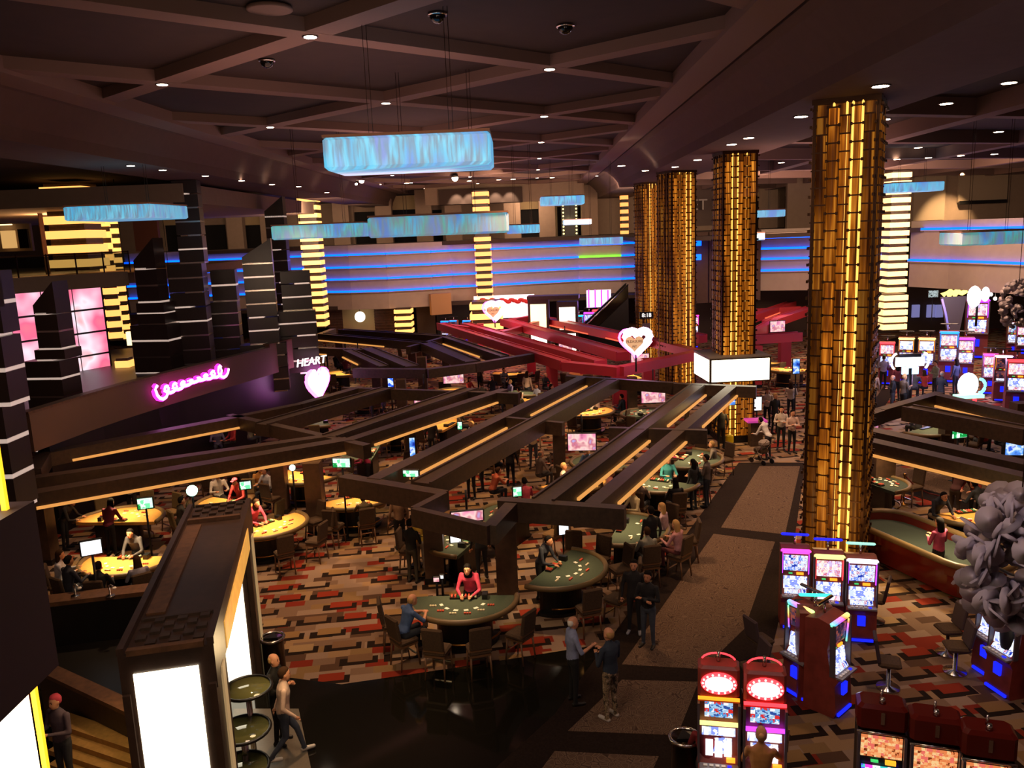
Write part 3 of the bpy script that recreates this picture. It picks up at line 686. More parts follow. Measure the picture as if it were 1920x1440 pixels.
# ------------------------------------------------------------------ people
SK = ['#c98d6a', '#b67b58', '#8a5a3e', '#d8a585']
def build_pose(nm, P):
    """one continuous skin made of tapered limbs, remeshed together"""
    mb = MB(); seg = []
    def limb(a, b, r0, r1, lab):
        mb.cyl(a, b, r0, r1, 10); mb.ell(a, (r0, r0, r0), 10, 6); mb.ell(b, (r1, r1, r1), 10, 6); seg.append((a, b, (r0 + r1) / 2, lab))
    hip, ch, hd = Vector(P['hip']), Vector(P['chest']), Vector(P['head']); fem = P.get('slim', 1.0)
    mid = hip.lerp(ch, .5)
    mb.loft([(hip.x, hip.y, hip.z - .12, .10 * fem, .09), (hip.x, hip.y, hip.z - .04, .165, .12), (hip.x, hip.y, hip.z + .06, .16, .115), (mid.x, mid.y, mid.z, .145 * fem, .105),
             (ch.x, ch.y, ch.z, .18 * fem, .12), (ch.x, ch.y, ch.z + .10, .175 * fem, .10), (ch.x, ch.y + .01, ch.z + .17, .09, .07), (ch.x, ch.y + .02, ch.z + .2, .055, .055)], 14)
    seg.append((hip + Vector((-.07, 0, -.06)), hip + Vector((.07, 0, -.06)), .1, 2)); seg.append((hip + Vector((0, 0, .10)), ch + Vector((0, 0, .12)), .13, 1))
    neck = ch + Vector((0, .02, .18)); limb(neck, hd + Vector((0, -.01, -.06)), .052, .05, 0)
    mb.loft([(hd.x, hd.y + .03, hd.z - .125, .03, .035), (hd.x, hd.y + .022, hd.z - .10, .055, .066), (hd.x, hd.y + .01, hd.z - .05, .070, .088), (hd.x, hd.y, hd.z, .076, .096), (hd.x, hd.y - .008, hd.z + .05, .074, .095), (hd.x, hd.y - .01, hd.z + .09, .055, .072), (hd.x, hd.y - .01, hd.z + .115, .02, .03)], 14)
    mb.add([(hd.x - .014, hd.y + .085, hd.z - .045), (hd.x + .014, hd.y + .085, hd.z - .045), (hd.x, hd.y + .122, hd.z - .04), (hd.x, hd.y + .088, hd.z + .015)], [(0, 1, 2), (1, 3, 2), (3, 0, 2), (0, 3, 1)])
    for s_ in (-1, 1): mb.ell((hd.x + s_ * .078, hd.y - .005, hd.z - .015), (.012, .02, .032), 8, 5)
    seg.append((hd + Vector((0, .01, -.06)), hd + Vector((0, 0, .06)), .08, 0))
    hands = []
    for s_, k in ((-1, 'L'), (1, 'R')):
        sh = ch + Vector((s_ * .185 * fem, 0, .10)); el, wr = Vector(P['el' + k]), Vector(P['wr' + k])
        d = (wr - el).normalized(); short = P.get('short')
        limb(sh, el, .056, .043, 1); limb(el, wr, .042, .030, 0 if short else 1)
        palm = wr + d * .085; mb.ell(wr + d * .045, (.036, .05, .03), 8, 6); seg.append((wr + d * .02, palm, .035, 0)); hands.append((wr, d, s_))
        hp = hip + Vector((s_ * .09, 0, -.05)); kn, an = Vector(P['kn' + k]), Vector(P['an' + k])
        limb(hp, kn, .088, .060, 2); limb(kn, an, .058, .042, 2)
        f = Vector((s_ * .02, .17, 0)); limb(an + Vector((0, -.03, -.04)), an + f + Vector((0, 0, -.045)), .042, .036, 3)
    me = mb.mesh('tmp', M_DARK); o = bpy.data.objects.new('tmp', me); COL.objects.link(o)
    r = o.modifiers.new('r', 'REMESH'); r.mode = 'VOXEL'; r.voxel_size = .017; r.use_smooth_shade = True
    sm = o.modifiers.new('s', 'SMOOTH'); sm.factor = .5; sm.iterations = 2
    dg = bpy.context.evaluated_depsgraph_get(); ev = o.evaluated_get(dg); fin = bpy.data.meshes.new_from_object(ev); bpy.data.objects.remove(o)
    nf = len(fin.polygons); cs = np.zeros(nf * 3, 'f'); fin.polygons.foreach_get('center', cs); cs = cs.reshape(-1, 3)
    best = np.full(nf, 9.0); lab = np.zeros(nf, 'i')
    for a, b, r_, l in seg:
        a, b = np.array(a), np.array(b); ab = b - a; t = np.clip(((cs - a) @ ab) / (ab @ ab + 1e-9), 0, 1)
        dist = np.linalg.norm(cs - (a + t[:, None] * ab), axis=1) - r_; mm = dist < best; best[mm] = dist[mm]; lab[mm] = l
    # collar, hem
    fin.materials.clear()
    for q in range(6): fin.materials.append(M_DARK)
    bm = bmesh.new(); bm.from_mesh(fin)
    for f_, l in zip(bm.faces, lab): f_.material_index = int(l); f_.smooth = True
    ex = MB(); hx_ = hd
    for s_ in (-1, 1):
        ex.cur = 4; ex.ell((hx_.x + s_ * .030, hx_.y + .083, hx_.z - .002), (.012, .010, .008), 6, 5); ex.box(hx_.x + s_ * .03, hx_.y + .090, hx_.z + .024, .032, .008, .007)
    ex.cur = 5; ex.box(hx_.x, hx_.y + .091, hx_.z - .072, .042, .01, .012)
    ex.cur = 0
    for wr, d, s_ in hands:
        q = d.to_track_quat('Y', 'Z'); side = q @ Vector((1, 0, 0)); dn = q @ Vector((0, 0, -1))
        for j, ln in enumerate((.055, .066, .06, .046)):
            b0 = wr + d * .075 + side * (j - 1.5) * .018; b1 = b0 + d * ln * .6; ex.tube([b0, b1, b1 + (d * .7 + dn * .7) * ln * .5], [.0095, .009, .007], 5)
        t0 = wr + d * .03 - side * s_ * .028; ex.tube([t0, t0 - side * s_ * .028 + d * .022, t0 - side * s_ * .030 + d * .05], [.011, .010, .008], 5)
    e2 = ex.mesh('ex', [M_DARK] * 6); bm.from_mesh(e2); bm.to_mesh(fin); bm.free(); bpy.data.meshes.remove(e2)
    fin.name = 'body_' + nm
    return fin, hd
ST = dict(hip=(0, 0, .93), chest=(0, 0, 1.30), head=(0, .03, 1.635), elL=(-.26, -.02, 1.12), elR=(.26, -.02, 1.12), wrL=(-.27, .07, .88), wrR=(.27, .07, .88),
          knL=(-.10, .02, .50), knR=(.10, .02, .50), anL=(-.11, -.01, .085), anR=(.12, -.01, .085))
def V(b, **k): d = dict(b); d.update(k); return d
SI = dict(hip=(0, 0, .72), chest=(0, .05, 1.07), head=(0, .11, 1.40), elL=(-.27, .17, .90), elR=(.27, .17, .90), wrL=(-.16, .42, .95), wrR=(.16, .40, .95),
          knL=(-.12, .43, .68), knR=(.12, .43, .68), anL=(-.12, .40, .26), anR=(.12, .42, .26))
POSES = {'stand': ST, 'stand_short': V(ST, short=1), 'gesture': V(ST, elR=(.28, .08, 1.14), wrR=(.18, .32, 1.20), wrL=(-.22, .12, .9), short=1), 'crossed': V(ST, elL=(-.26, .06, 1.13), elR=(.26, .06, 1.13), wrL=(.06, .22, 1.2), wrR=(-.06, .25, 1.16)),
         'hold': V(ST, elL=(-.25, .05, 1.12), elR=(.25, .05, 1.12), wrL=(-.06, .28, 1.18), wrR=(.10, .28, 1.22)),
         'walk': V(ST, knL=(-.09, .20, .53), anL=(-.09, .30, .12), knR=(.09, .0, .50), anR=(.09, -.28, .16), wrL=(-.24, -.12, .90), wrR=(.24, .18, .92), chest=(0, .03, 1.3), head=(0, .08, 1.63)),
         'deal': V(ST, chest=(0, .13, 1.26), head=(0, .27, 1.55), elL=(-.26, .24, 1.05), elR=(.26, .24, 1.05), wrL=(-.12, .46, 1.0), wrR=(.14, .48, 1.0), slim=.94),
         'lean': V(ST, chest=(0, .20, 1.24), head=(0, .36, 1.50), elL=(-.28, .34, 1.0), elR=(.28, .34, 1.0), wrL=(-.2, .52, .98), wrR=(.2, .52, .98)),
         'sit': SI, 'sit_back': V(SI, chest=(0, -.04, 1.08), head=(0, -.01, 1.42), wrL=(-.12, .3, .82), wrR=(.12, .3, .82), elL=(-.27, .06, .88), elR=(.27, .06, .88)),
         'sit_lean': V(SI, chest=(0, .14, 1.04), head=(0, .26, 1.33), elL=(-.28, .32, .94), elR=(.28, .32, .94), wrL=(-.05, .5, .98), wrR=(.08, .5, .98), short=1),
         'sit_play': V(SI, wrR=(.14, .52, 1.0), elR=(.28, .22, .95), wrL=(-.12, .3, .80))}
PM = {k: build_pose(k, v) for k, v in POSES.items()}
def hair_mesh(kind):
    mb = MB()
    if kind == 'short': mb.loft([(0, -.055, -.06, .055, .045), (0, -.045, -.03, .080, .068), (0, -.03, .03, .086, .092), (0, -.014, .075, .078, .09), (0, -.01, .108, .055, .068), (0, -.01, .128, .018, .022)], 12)
    elif kind == 'thin': mb.loft([(0, -.058, -.06, .05, .04), (0, -.052, -.03, .078, .058), (0, -.046, .02, .084, .064), (0, -.046, .055, .070, .052), (0, -.05, .07, .03, .02)], 12)
    elif kind == 'long': mb.loft([(0, -.09, -.34, .05, .025), (0, -.085, -.28, .10, .04), (0, -.07, -.15, .105, .055), (0, -.05, -.04, .092, .075), (0, -.028, .03, .09, .095), (0, -.014, .08, .08, .092), (0, -.01, .115, .055, .066), (0, -.01, .135, .016, .02)], 12)
    elif kind == 'bun':
        mb.loft([(0, -.055, -.06, .055, .045), (0, -.045, -.03, .080, .068), (0, -.03, .03, .086, .092), (0, -.014, .075, .078, .09), (0, -.01, .108, .055, .068), (0, -.01, .128, .018, .022)], 12); mb.ell((0, -.12, .04), (.045, .045, .045), 8, 6)
    elif kind == 'cap':
        mb.loft([(0, -.01, .035, .088, .104), (0, -.01, .07, .088, .104), (0, -.01, .105, .068, .082), (0, -.01, .13, .02, .026)], 12); mb.prism([(-.06, .07), (.06, .07), (.05, .17), (-.05, .17)], .035, .05)
    return mb.mesh('hair', M_DARK)
HM = {k: hair_mesh(k) for k in ('short', 'thin', 'long', 'bun', 'cap')}
HC = {'k': '#15100e', 'b': '#3a2618', 'l': '#b08a58', 'g': '#8a837c', 'w': '#d8d4cc', 'r': '#7a2a18', 'p': '#c84a5a'}
M_LIP = mat('lips', '#7a3a30', .5)
def person(x, y, rz, pose, top, pants, hair='short:k', skin=0, label=None, group=None, z=0, s=1.0, shoes='#14100e', cloth=.85):
    me, hd = PM[pose]
    o = bpy.data.objects.new('person', me); COL.objects.link(o); o.location = (x, y, z); o.rotation_euler.z = rz; o.scale = (s, s, s)
    tag(o, label, 'person', group)
    ms = [mat('skin_%d' % skin, SK[skin], .6), mat('cloth_' + top.strip('#'), top, cloth, grain=.12, gs=14), mat('cloth_' + pants.strip('#'), pants, .85, grain=.12, gs=14), mat('shoe_' + shoes.strip('#'), shoes, .5), M_DARK, M_LIP]
    for i, q in enumerate(ms): o.material_slots[i].link = 'OBJECT'; o.material_slots[i].material = q
    hk, hc = hair.split(':')
    h = bpy.data.objects.new('cap' if hk == 'cap' else 'hair', HM[hk]); COL.objects.link(h); h.parent = o; h.location = hd
    h.material_slots[0].link = 'OBJECT'; h.material_slots[0].material = mat('hair_' + hc, HC[hc], .9, spec=.1)
    return o
def face_to(p, q): return math.atan2(q[1] - p[1], q[0] - p[0]) - math.pi / 2

# ------------------------------------------------------------------ chairs
def make_chair(seat_m, back_m, wood, label):
    e = empty('table_chair', (0, 0, -50), 0, None, 'chair')
    MB().rbox(0, 0, .60, .48, .46, .11, .035).build('seat', seat_m, e)
    MB().rbox(0, -.25, .93, .46, .08, .52, .03, R(8)).build('backrest', back_m, e)
    b = MB(); b.box(0, -.215, .665, .46, .05, .05); b.box(0, 0, .53, .44, .42, .05); b.build('seat_frame', wood, e)
    for sx in (-1, 1):
        for sy in (-1, 1):
            MB().tube([(sx * .20, sy * .18, .52), (sx * .215, sy * .235, .0)], [.026, .018], 4).build('leg', wood, e)
    f = MB(); f.box(0, .20, .24, .38, .025, .03); f.build('footrest', M_CHROME, e)
    return e
CH_D = make_chair(M_SEATD, M_SEATD, M_CHAIRW, ''); CH_G = make_chair(M_SEAT, mat('olive_gold_fabric', '#75603a', .9, grain=.15), M_CHAIRW, '')
_used = set()
def chair(proto, x, y, rz, label, group):
    if proto.name not in _used:
        _used.add(proto.name); proto.location = (x, y, 0); proto.rotation_euler.z = rz; tag(proto, label, None, group); return proto
    return copy_tree(proto, None, (x, y, 0), rz, label, group)

# ------------------------------------------------------------------ gaming tables
def felt_text(parent, z, m): pass
def card_table(px, py, head, felt, desc, seats, w=1.12, chips=True, group='card tables', z=.92, dg=None, lampe=12, lampc=(1, .72, .38), proto=None, ppl=()):
    """half round table; head = direction of the dealer (radians); seats = list of (angle from the table axis, occupied)"""
    c = G(px, py, z); e = empty('card_table', (c.x, c.y, 0), head - math.pi / 2, desc, 'table', group)
    # outline: flat side at +y, round side towards -y
    def outl(r, f): return [(r * math.cos(a), r * math.sin(a) * .95 + .12) for a in np.linspace(math.pi, 2 * math.pi, 19)] + [(r * .98, f), (r * .62, f + .02), (-r * .62, f + .02), (-r * .98, f)]
    MB().prism(outl(w, .30), z - .10, z - .005).build('table_top', felt, e)
    rail = [(x, y, z + .0) for x, y in outl(w + .05, .26)[:19]]
    MB().tube([(rail[0][0], .3, z)] + rail + [(rail[-1][0], .3, z)], .065, 8).build('padded_rail', M_PAD, e)
    MB().prism([(x * .55, y * .55 + .1) for x, y in outl(w, .3)], .08, z - .10).build('pedestal', M_DARK, e)
    MB().prism([(x * .68, y * .68 + .05) for x, y in outl(w, .3)], 0, .08).build('base', M_DARK, e)
    MB().tube([(w * .75 * math.cos(a), w * .75 * math.sin(a) + .1, .27) for a in np.linspace(math.pi + .3, 2 * math.pi - .3, 12)], .022, 6).build('foot_rail', M_BRASS, e)
    t = MB(); t.box(0, .2, z + .01, .62, .16, .05); t.build('chip_tray', M_DARK, e)
    if chips:
        for i in range(8):
            mb = MB(); mb.cyl((-.27 + i * .077, .13, z + .045), (-.27 + i * .077, .27, z + .045), .024, n=8); mb.build('chip_row', [M_CHIPR, M_CHIPR, M_CHIPG, M_CHIPW][i % 4], e)
        for i, a in enumerate(np.linspace(math.pi + .45, 2 * math.pi - .45, 6)):
            x, y = w * .62 * math.cos(a), w * .62 * math.sin(a) + .1
            s_ = MB()
            for q in range(3): s_.cyl((x + (q - 1) * .055, y, z - .005), (x + (q - 1) * .055, y + .0, z + .03), .024, n=8)
            s_.build('chip_stack', M_CHIPR if i % 2 else M_CHIPW, e)
            k_ = MB(); k_.box(x * .72, y * .72, z + .003, .07, .10, .006, a); k_.build('playing_card', M_WHITE, e)
    b = MB(); b.box(.48, .18, z + .06, .12, .2, .12); b.build('card_shoe', M_DARK, e)
    lc = (c.x, c.y, 2.25)
    l_ = lamp('SPOT', lc, lampe * 9, lampc, .12, (c.x, c.y, z), 105, 'table_lamp', .9)
    ux, uy = math.cos(head), math.sin(head)
    out = []
    for i, st in enumerate(seats):
        a, occ = st[0], st[1]; r = w + .42; ang = head + math.pi + R(a)
        x, y = c.x + math.cos(ang) * r, c.y + math.sin(ang) * r
        rz = face_to((x, y), (c.x, c.y))
        lab = ' '.join(('chair at %s, %s' % (dg, st[2])).split()[:16])
        chair(proto or CH_D, x, y, rz, lab, 'chairs around the gaming tables')
        out.append((x, y, rz))
    return e, c, out
def seated(xyz, pose, top, pants, hair, skin, label, s=1.0):
    x, y, rz = xyz
    return person(x, y, rz, pose, top, pants, hair, skin, label, 'people seated at the tables', 0, s)
def dealer(c, head, top, hair, skin, label, r=.62, pants='#15100f', side=0.0, pose='deal'):
    x, y = c.x + math.cos(head) * r - math.sin(head) * side, c.y + math.sin(head) * r + math.cos(head) * side
    return person(x, y, face_to((x, y), (c.x - math.sin(head) * side * .6, c.y + math.cos(head) * side * .6)), pose, top, pants, hair, skin, label, 'dealers behind the tables')
U = R(90)
# nearest table
e, c, s = card_table(868, 1128, U - .05, M_FELTG, 'half round card table with grey green felt where the man in blue sits', [(-78, 0, 'leftmost and empty behind the man in blue'), (-48, 0, 'under the man in blue'), (-14, 0, 'front one left of the middle'), (17, 0, 'front one right of the middle'), (55, 0, 'turned out at the right end')], 1.15, dg='nearest card table', proto=None)
dealer(c, U - .05, '#d0405e', 'long:k', 0, 'woman dealer in bright pink jacket dealing at the nearest card table', .58, side=-.12)
seated(s[1], 'sit_lean', '#3f5680', '#20242e', 'thin:l', 0, 'heavy man in blue shirt with balding hair leaning on the nearest card table', 1.05)
# second table
e, c, s = card_table(1052, 1066, R(150), M_FELTG, 'card table with dark green felt right of the nearest one, man in dark suit dealing', [(-42, 0, 'near the wooden post'), (-12, 0, 'front left with striped lower back'), (22, 0, 'front middle'), (52, 0, 'right front with pale seat'), (80, 0, 'right rear with tall pale back'), (106, 0, 'far rear')], 1.2, dg='dark green card table beside the post')
dealer(c, R(150), '#2a2a33', 'short:k', 1, 'man dealer in dark suit and red tie at the dark green card table', .62, side=-.1)
# table behind the posts
e, c, s = card_table(868, 1012, R(-20), M_FELTG, 'green card table seen between the two front posts', [(-40, 0, 'on the left'), (10, 0, 'on the far left')], 1.1, dg='green table between the front posts')
person(*G(905, 1085).xy, face_to(G(905, 1085).xy, G(850, 1030).xy), 'stand', '#141214', '#141214', 'short:k', 1, 'man in black suit standing with his back turned between the front posts', 'standing people')
# left lower bright table
e, c, s = card_table(236, 1052, R(86), M_FELTY, 'brightly lit golden card table at the lower left under the big tilted screen', [(-62, 0, 'with the white hoodie'), (-28, 0, 'with the broad dark shirt'), (6, 0, 'with the black shirt'), (40, 0, 'with the grey top')], 1.15, dg='brightest golden table at the lower left', lampe=42)
dealer(c, R(86), '#4a4648', 'short:k', 1, 'man dealer in grey vest with red tie at the lower left golden table')
seated(s[0], 'sit', '#c8c4c8', '#20242e', 'long:b', 0, 'woman in white hooded top at the left end of the lower left golden table')
seated(s[1], 'sit', '#2a2a34', '#20242e', 'short:k', 1, 'broad man in dark shirt seated at the lower left golden table', 1.06)
seated(s[2], 'sit', '#141216', '#20242e', 'short:k', 1, 'man in black seen from behind at the middle of the lower left golden table')
seated(s[3], 'sit', '#9a94a0', '#20242e', 'long:b', 0, 'woman in pale grey top at the right end of the lower left golden table')
e, c, s = card_table(225, 972, R(-95), M_FELTY, 'golden card table behind the lower left one, dealer in burgundy', [(-70, 0, 'by the round lamp'), (-30, 0, 'second along the far side'), (5, 0, 'in the middle of the far side'), (45, 0, 'at the far left')], 1.25, dg='second golden table on the left', lampe=36, proto=CH_G)
dealer(c, R(-95), '#7a2636', 'long:k', 1, 'woman dealer in burgundy with her back turned at the second golden table')
x, y, _ = G(125, 1030); person(x, y, face_to((x, y), (c.x, c.y)), 'lean', '#241c18', '#181414', 'short:l', 0, 'person in dark top with pale hair bending at the left edge pit', 'standing people')
x, y, _ = G(252, 975); person(x, y, R(180), 'hold', '#d8d0c4', '#2a2420', 'short:b', 1, 'person in white shirt standing below the long amber strip on the left', 'standing people')
e, c, s = card_table(432, 945, R(60), M_FELTY, 'golden card table with the white capped player, left of the portal roof', [(-150, 0, 'behind the white capped man'), (-20, 0, 'under the man with his back turned'), (100, 0, 'at the right')], 1.15, dg='white capped man\'s table', lampe=26, proto=CH_G)
x, y, z = s[0]; x, y, _ = G(415, 972); person(x, y, face_to((x, y), (c.x, c.y)), 'sit', '#d8cfc0', '#2a2420', 'cap:w', 1, 'man in cream shirt and white cap playing at the left golden table', 'people seated at the tables', .05, 1.05)
seated(s[1], 'sit', '#3a342c', '#201c18', 'short:k', 1, 'man in dark olive shirt, back turned, facing the white capped player')
x, y, _ = G(458, 985); person(x, y, face_to((x, y), (c.x, c.y)), 'deal', '#c23a3a', '#181414', 'cap:p', 0, 'dealer in red shirt and pink cap at the white capped man\'s table', 'dealers behind the tables')
e, c, s = card_table(503, 985, R(140), M_FELTY, 'golden card table right of the portal roof, dealer in pink', [(-20, 0, 'in front of the portal'), (20, 0, 'facing the open carpet'), (55, 0, 'at the right with curved back'), (88, 0, 'at the far right')], 1.15, dg='golden table right of the portal', lampe=30)
dealer(c, R(140), '#d04a62', 'long:b', 0, 'woman dealer in pink beside the portal roof', side=.1)
e, c, s = card_table(668, 935, R(120), M_FELTY, 'card table with pale felt at the left of the open carpet', [(-45, 0, 'at the far left'), (-10, 0, 'with its dark back to the carpet'), (30, 0, 'dark, beside the woman with long hair')], 1.15, dg='pale table by the carpet', lampe=20)
seated(s[1], 'sit_lean', '#5a4a30', '#20242e', 'short:b', 1, 'man in olive brown shirt hunched at the pale card table')
dealer(c, R(120), '#2a3040', 'short:k', 1, 'dealer in dark blue behind the pale card table')
x, y, _ = G(718, 985); person(x, y, R(60), 'sit', '#23252e', '#b09a78', 'short:k', 1, 'person in dark top and beige trousers perched right of the pale card table', 'people seated at the tables')
x, y, _ = G(752, 1030); person(x, y, R(20), 'stand', '#8a6a52', '#17151a', 'long:l', 0, 'woman in brown cardigan with very long fair hair standing near the front left post', 'standing people')
x, y, _ = G(775, 1092); person(x, y, R(-25), 'hold', '#15140f', '#3a3428', 'short:k', 0, 'man in black polo and khaki trousers standing left of the front post', 'standing people')
x, y, _ = G(792, 1075); person(x, y, R(150), 'hold', '#b89a3a', '#a89a8a', 'long:b', 0, 'person in yellow top half behind the man in the black polo', 'standing people')
e, c, s = card_table(690, 848, R(0), M_FELTG, 'grey card table with the dealer in magenta under the left pergola', [(150, 0, 'on the far side'), (-60, 0, 'on the near left')], 1.2, dg='table of the magenta dealer', lampe=26)
x, y, _ = G(693, 915); person(x, y, R(100), 'deal', '#a02850', '#17151a', 'short:k', 1, 'dealer in magenta shirt bending under the left pergola', 'dealers behind the tables')
e, c, s = card_table(570, 892, R(60), M_FELTY, 'golden card table between the two left pergola posts', [(-60, 0, 'near the left post'), (0, 0, 'facing the camera'), (160, 0, 'behind the dealer')], 1.15, dg='golden table between the left posts', lampe=26)
dealer(c, R(20), '#c84858', 'short:b', 0, 'dealer in coral pink between the left pergola posts')
x, y, _ = G(507, 955); person(x, y, R(150), 'sit', '#a8a4a8', '#2a2a30', 'short:k', 0, 'man in light grey shirt seated left of the left pergola posts', 'people seated at the tables')
x, y, _ = G(492, 950); person(x, y, R(-150), 'sit', '#b07838', '#2a2a30', 'long:k', 0, 'woman in orange top beside the man in light grey', 'people seated at the tables')
# right of centre
e, c, s = card_table(1178, 992, R(160), M_FELTG, 'crowded card table beside the walkway ringed by blonde players', [(-60, 0, 'at the left end'), (-25, 0, 'front left'), (15, 0, 'front right'), (60, 0, 'at the right end')], 1.2, dg='crowded table beside the walkway', lampe=22)
seated(s[0], 'sit', '#8a8678', '#2a2a30', 'short:b', 0, 'man in grey green shirt at the left of the crowded walkway table')
seated(s[1], 'sit', '#c0888a', '#5a2a2a', 'long:l', 0, 'woman in pale pink with long blonde hair, back turned, at the crowded table')
x, y, _ = G(1193, 1005); person(x, y, R(120), 'sit', '#c8b890', '#2a2a30', 'short:l', 0, 'small blond player behind the long haired blonde woman', 'people seated at the tables')
x, y, _ = G(1222, 1072); person(x, y, R(20), 'stand', '#121014', '#26304a', 'short:k', 0, 'broad man in black shirt and blue jeans standing with his back to us', 'standing people', 0, 1.03)
x, y, _ = G(1248, 1050); person(x, y, R(60), 'sit', '#a88890', '#20202a', 'long:l', 0, 'blonde woman in mauve patterned top right of the man in black', 'people seated at the tables', .1)
x, y, _ = G(1190, 1186); person(x, y, R(165), 'stand', '#1b1719', '#16141a', 'short:k', 0, 'young man in open dark jacket over grey shirt walking towards us beside the runner', 'standing people', shoes='#8a8a90')
x, y, _ = G(1216, 1212); person(x, y, R(150), 'crossed', '#141216', '#3c424e', 'short:k', 1, 'bearded man in black top and faded jeans with hand at his chest', 'standing people')
e, c, s = card_table(1233, 905, R(60), M_FELTG, 'lit green card table with the woman in teal, left of the walkway', [(-170, 0, 'behind the woman in teal'), (-50, 0, 'under the man in pink'), (0, 0, 'under the man in grey'), (40, 0, 'dark one on the right'), (140, 0, 'at the far left')], 1.2, dg='lit green table', lampe=34)
seated(s[1], 'sit', '#b8746c', '#2a2a30', 'thin:g', 0, 'man in salmon pink shirt, back turned, at the lit green table')
seated(s[2], 'sit', '#6e5c52', '#2a2a30', 'short:g', 0, 'man in grey brown shirt, back turned, at the lit green table')
seated(s[3], 'sit', '#17151a', '#2a2a30', 'long:k', 0, 'dark haired woman in black at the right of the lit green table')
seated(s[4], 'sit_lean', '#3a4a50', '#2a2a30', 'long:b', 0, 'brown haired woman leaning low over the lit green table')
x, y, _ = G(1252, 940); person(x, y, R(185), 'sit', '#3a8a8c', '#2a2a30', 'long:l', 0, 'woman in teal cardigan with fair hair facing us at the lit green table', 'people seated at the tables', .05)
x, y, _ = G(1186, 975); person(x, y, R(-40), 'sit', '#1c181c', '#2a2a30', 'long:b', 0, 'woman in black with long brown hair below the man in salmon pink', 'people seated at the tables')
e, c, s = card_table(1293, 860, R(150), M_FELTG, 'oval card table with streaked green felt at the top of the walkway', [(150, 0, 'under the blond woman'), (95, 0, 'right with pale edge'), (60, 0, 'near right'), (-140, 0, 'beside the dealer in pink')], 1.25, dg='oval green table near the walkway end', lampe=34)
dealer(c, R(170), '#c23a5a', 'short:b', 0, 'dealer in deep pink at the oval green table by the walkway end', .95)
x, y, _ = G(1340, 905); person(x, y, R(75), 'sit', '#5a4e46', '#2a2a30', 'short:l', 0, 'blond woman in dark striped top at the oval green table', 'people seated at the tables')
x, y, _ = G(1325, 950); person(x, y, R(60), 'crossed', '#564a44', '#20222c', 'short:k', 0, 'man in grey brown sweater with folded arms beside the walkway', 'standing people')
x, y, _ = G(1300, 955); person(x, y, R(40), 'stand', '#1b1a20', '#181820', 'long:k', 0, 'woman in black left of the man with folded arms', 'standing people', s=.95)
x, y, _ = G(958, 912); person(x, y, R(-20), 'stand', '#141014', '#141014', 'short:k', 2, 'broad man in black suit walking away in the centre aisle', 'standing people')
x, y, _ = G(1001, 878); person(x, y, R(175), 'stand', '#c8ab86', '#4a4650', 'thin:b', 0, 'bald man in cream jacket facing us in the centre aisle', 'standing people', s=1.05)
x, y, _ = G(1012, 925); person(x, y, R(-60), 'sit', '#7a6456', '#3a302a', 'thin:g', 0, 'man in grey brown jacket seated below the man in the cream jacket', 'people seated at the tables')
x, y, _ = G(925, 958); person(x, y, R(-60), 'sit_lean', '#b8583a', '#2a2a30', 'short:b', 0, 'man in orange shirt leaning on his elbows below the centre aisle', 'people seated at the tables')
x, y, _ = G(988, 985); person(x, y, R(20), 'sit', '#b04050', '#17151a', 'short:k', 1, 'dealer in red with black hair behind the small green screen', 'dealers behind the tables')
e, c, s = card_table(958, 962, R(-30), M_FELTG, 'dim card table under the middle of the central pergola', [(170, 0, 'with tall tan back'), (-140, 0, 'facing the aisle')], 1.1, dg='dim table below the centre aisle', lampe=10, proto=CH_G)
x, y, _ = G(885, 935); person(x, y, R(160), 'hold', '#1c181c', '#201c20', 'short:b', 0, 'person in dark patterned top standing under the wide central beam', 'standing people')
x, y, _ = G(905, 920); person(x, y, R(100), 'stand', '#4a4450', '#14141a', 'long:k', 0, 'woman in grey top beside the wide central beam', 'standing people')
x, y, _ = G(812, 862); person(x, y, R(-10), 'stand', '#2a2426', '#141216', 'thin:g', 0, 'bald man in dark shirt, back turned, below the long left beam', 'standing people')
x, y, _ = G(700, 792); person(x, y, R(100), 'hold', '#2c2a68', '#20202a', 'short:k', 0, 'man in blue violet shirt standing under the rear left beams', 'standing people')
x, y, _ = G(722, 795); person(x, y, R(-80), 'stand', '#3a2a44', '#20202a', 'short:k', 1, 'tall man in dark purple shirt beside the man in blue violet', 'standing people', s=1.06)
e, c, s = card_table(1105, 772, R(120), M_FELTY, 'small golden table with the player in white near the tall red post', [(-60, 0, 'dark on the left'), (30, 0, 'dark on the right'), (90, 0, 'near the red post')], 1.15, dg='small golden table near the red post', lampe=26)
x, y, _ = G(1122, 800); person(x, y, R(60), 'sit', '#c8b0a0', '#2a2a30', 'short:b', 0, 'player in white shirt at the small golden table near the red post', 'people seated at the tables')
x, y, _ = G(1170, 800); person(x, y, R(60), 'sit', '#1c2a3a', '#2a2a30', 'short:k', 0, 'player in navy leaning against the dark post by the red column', 'people seated at the tables')
e, c, s = card_table(1212, 775, R(-60), M_FELTG, 'card table below the television under the far end of the central pergola', [(120, 0, 'on the left'), (-150, 0, 'on the right')], 1.15, dg='table under the far television', lampe=22)
e, c, s = card_table(1480, 692, R(60), M_FELTY, 'golden card table right of the tall red post', [(-70, 0, 'far left'), (-25, 0, 'front left'), (20, 0, 'front with pale seat'), (60, 0, 'front right')], 1.3, dg='golden table right of the tall red post', lampe=34, proto=CH_G)
x, y, _ = G(1482, 785); person(x, y, R(-20), 'crossed', '#c8b8a0', '#20242e', 'long:b', 0, 'woman in cream top standing left of the biggest gold column', 'standing people')
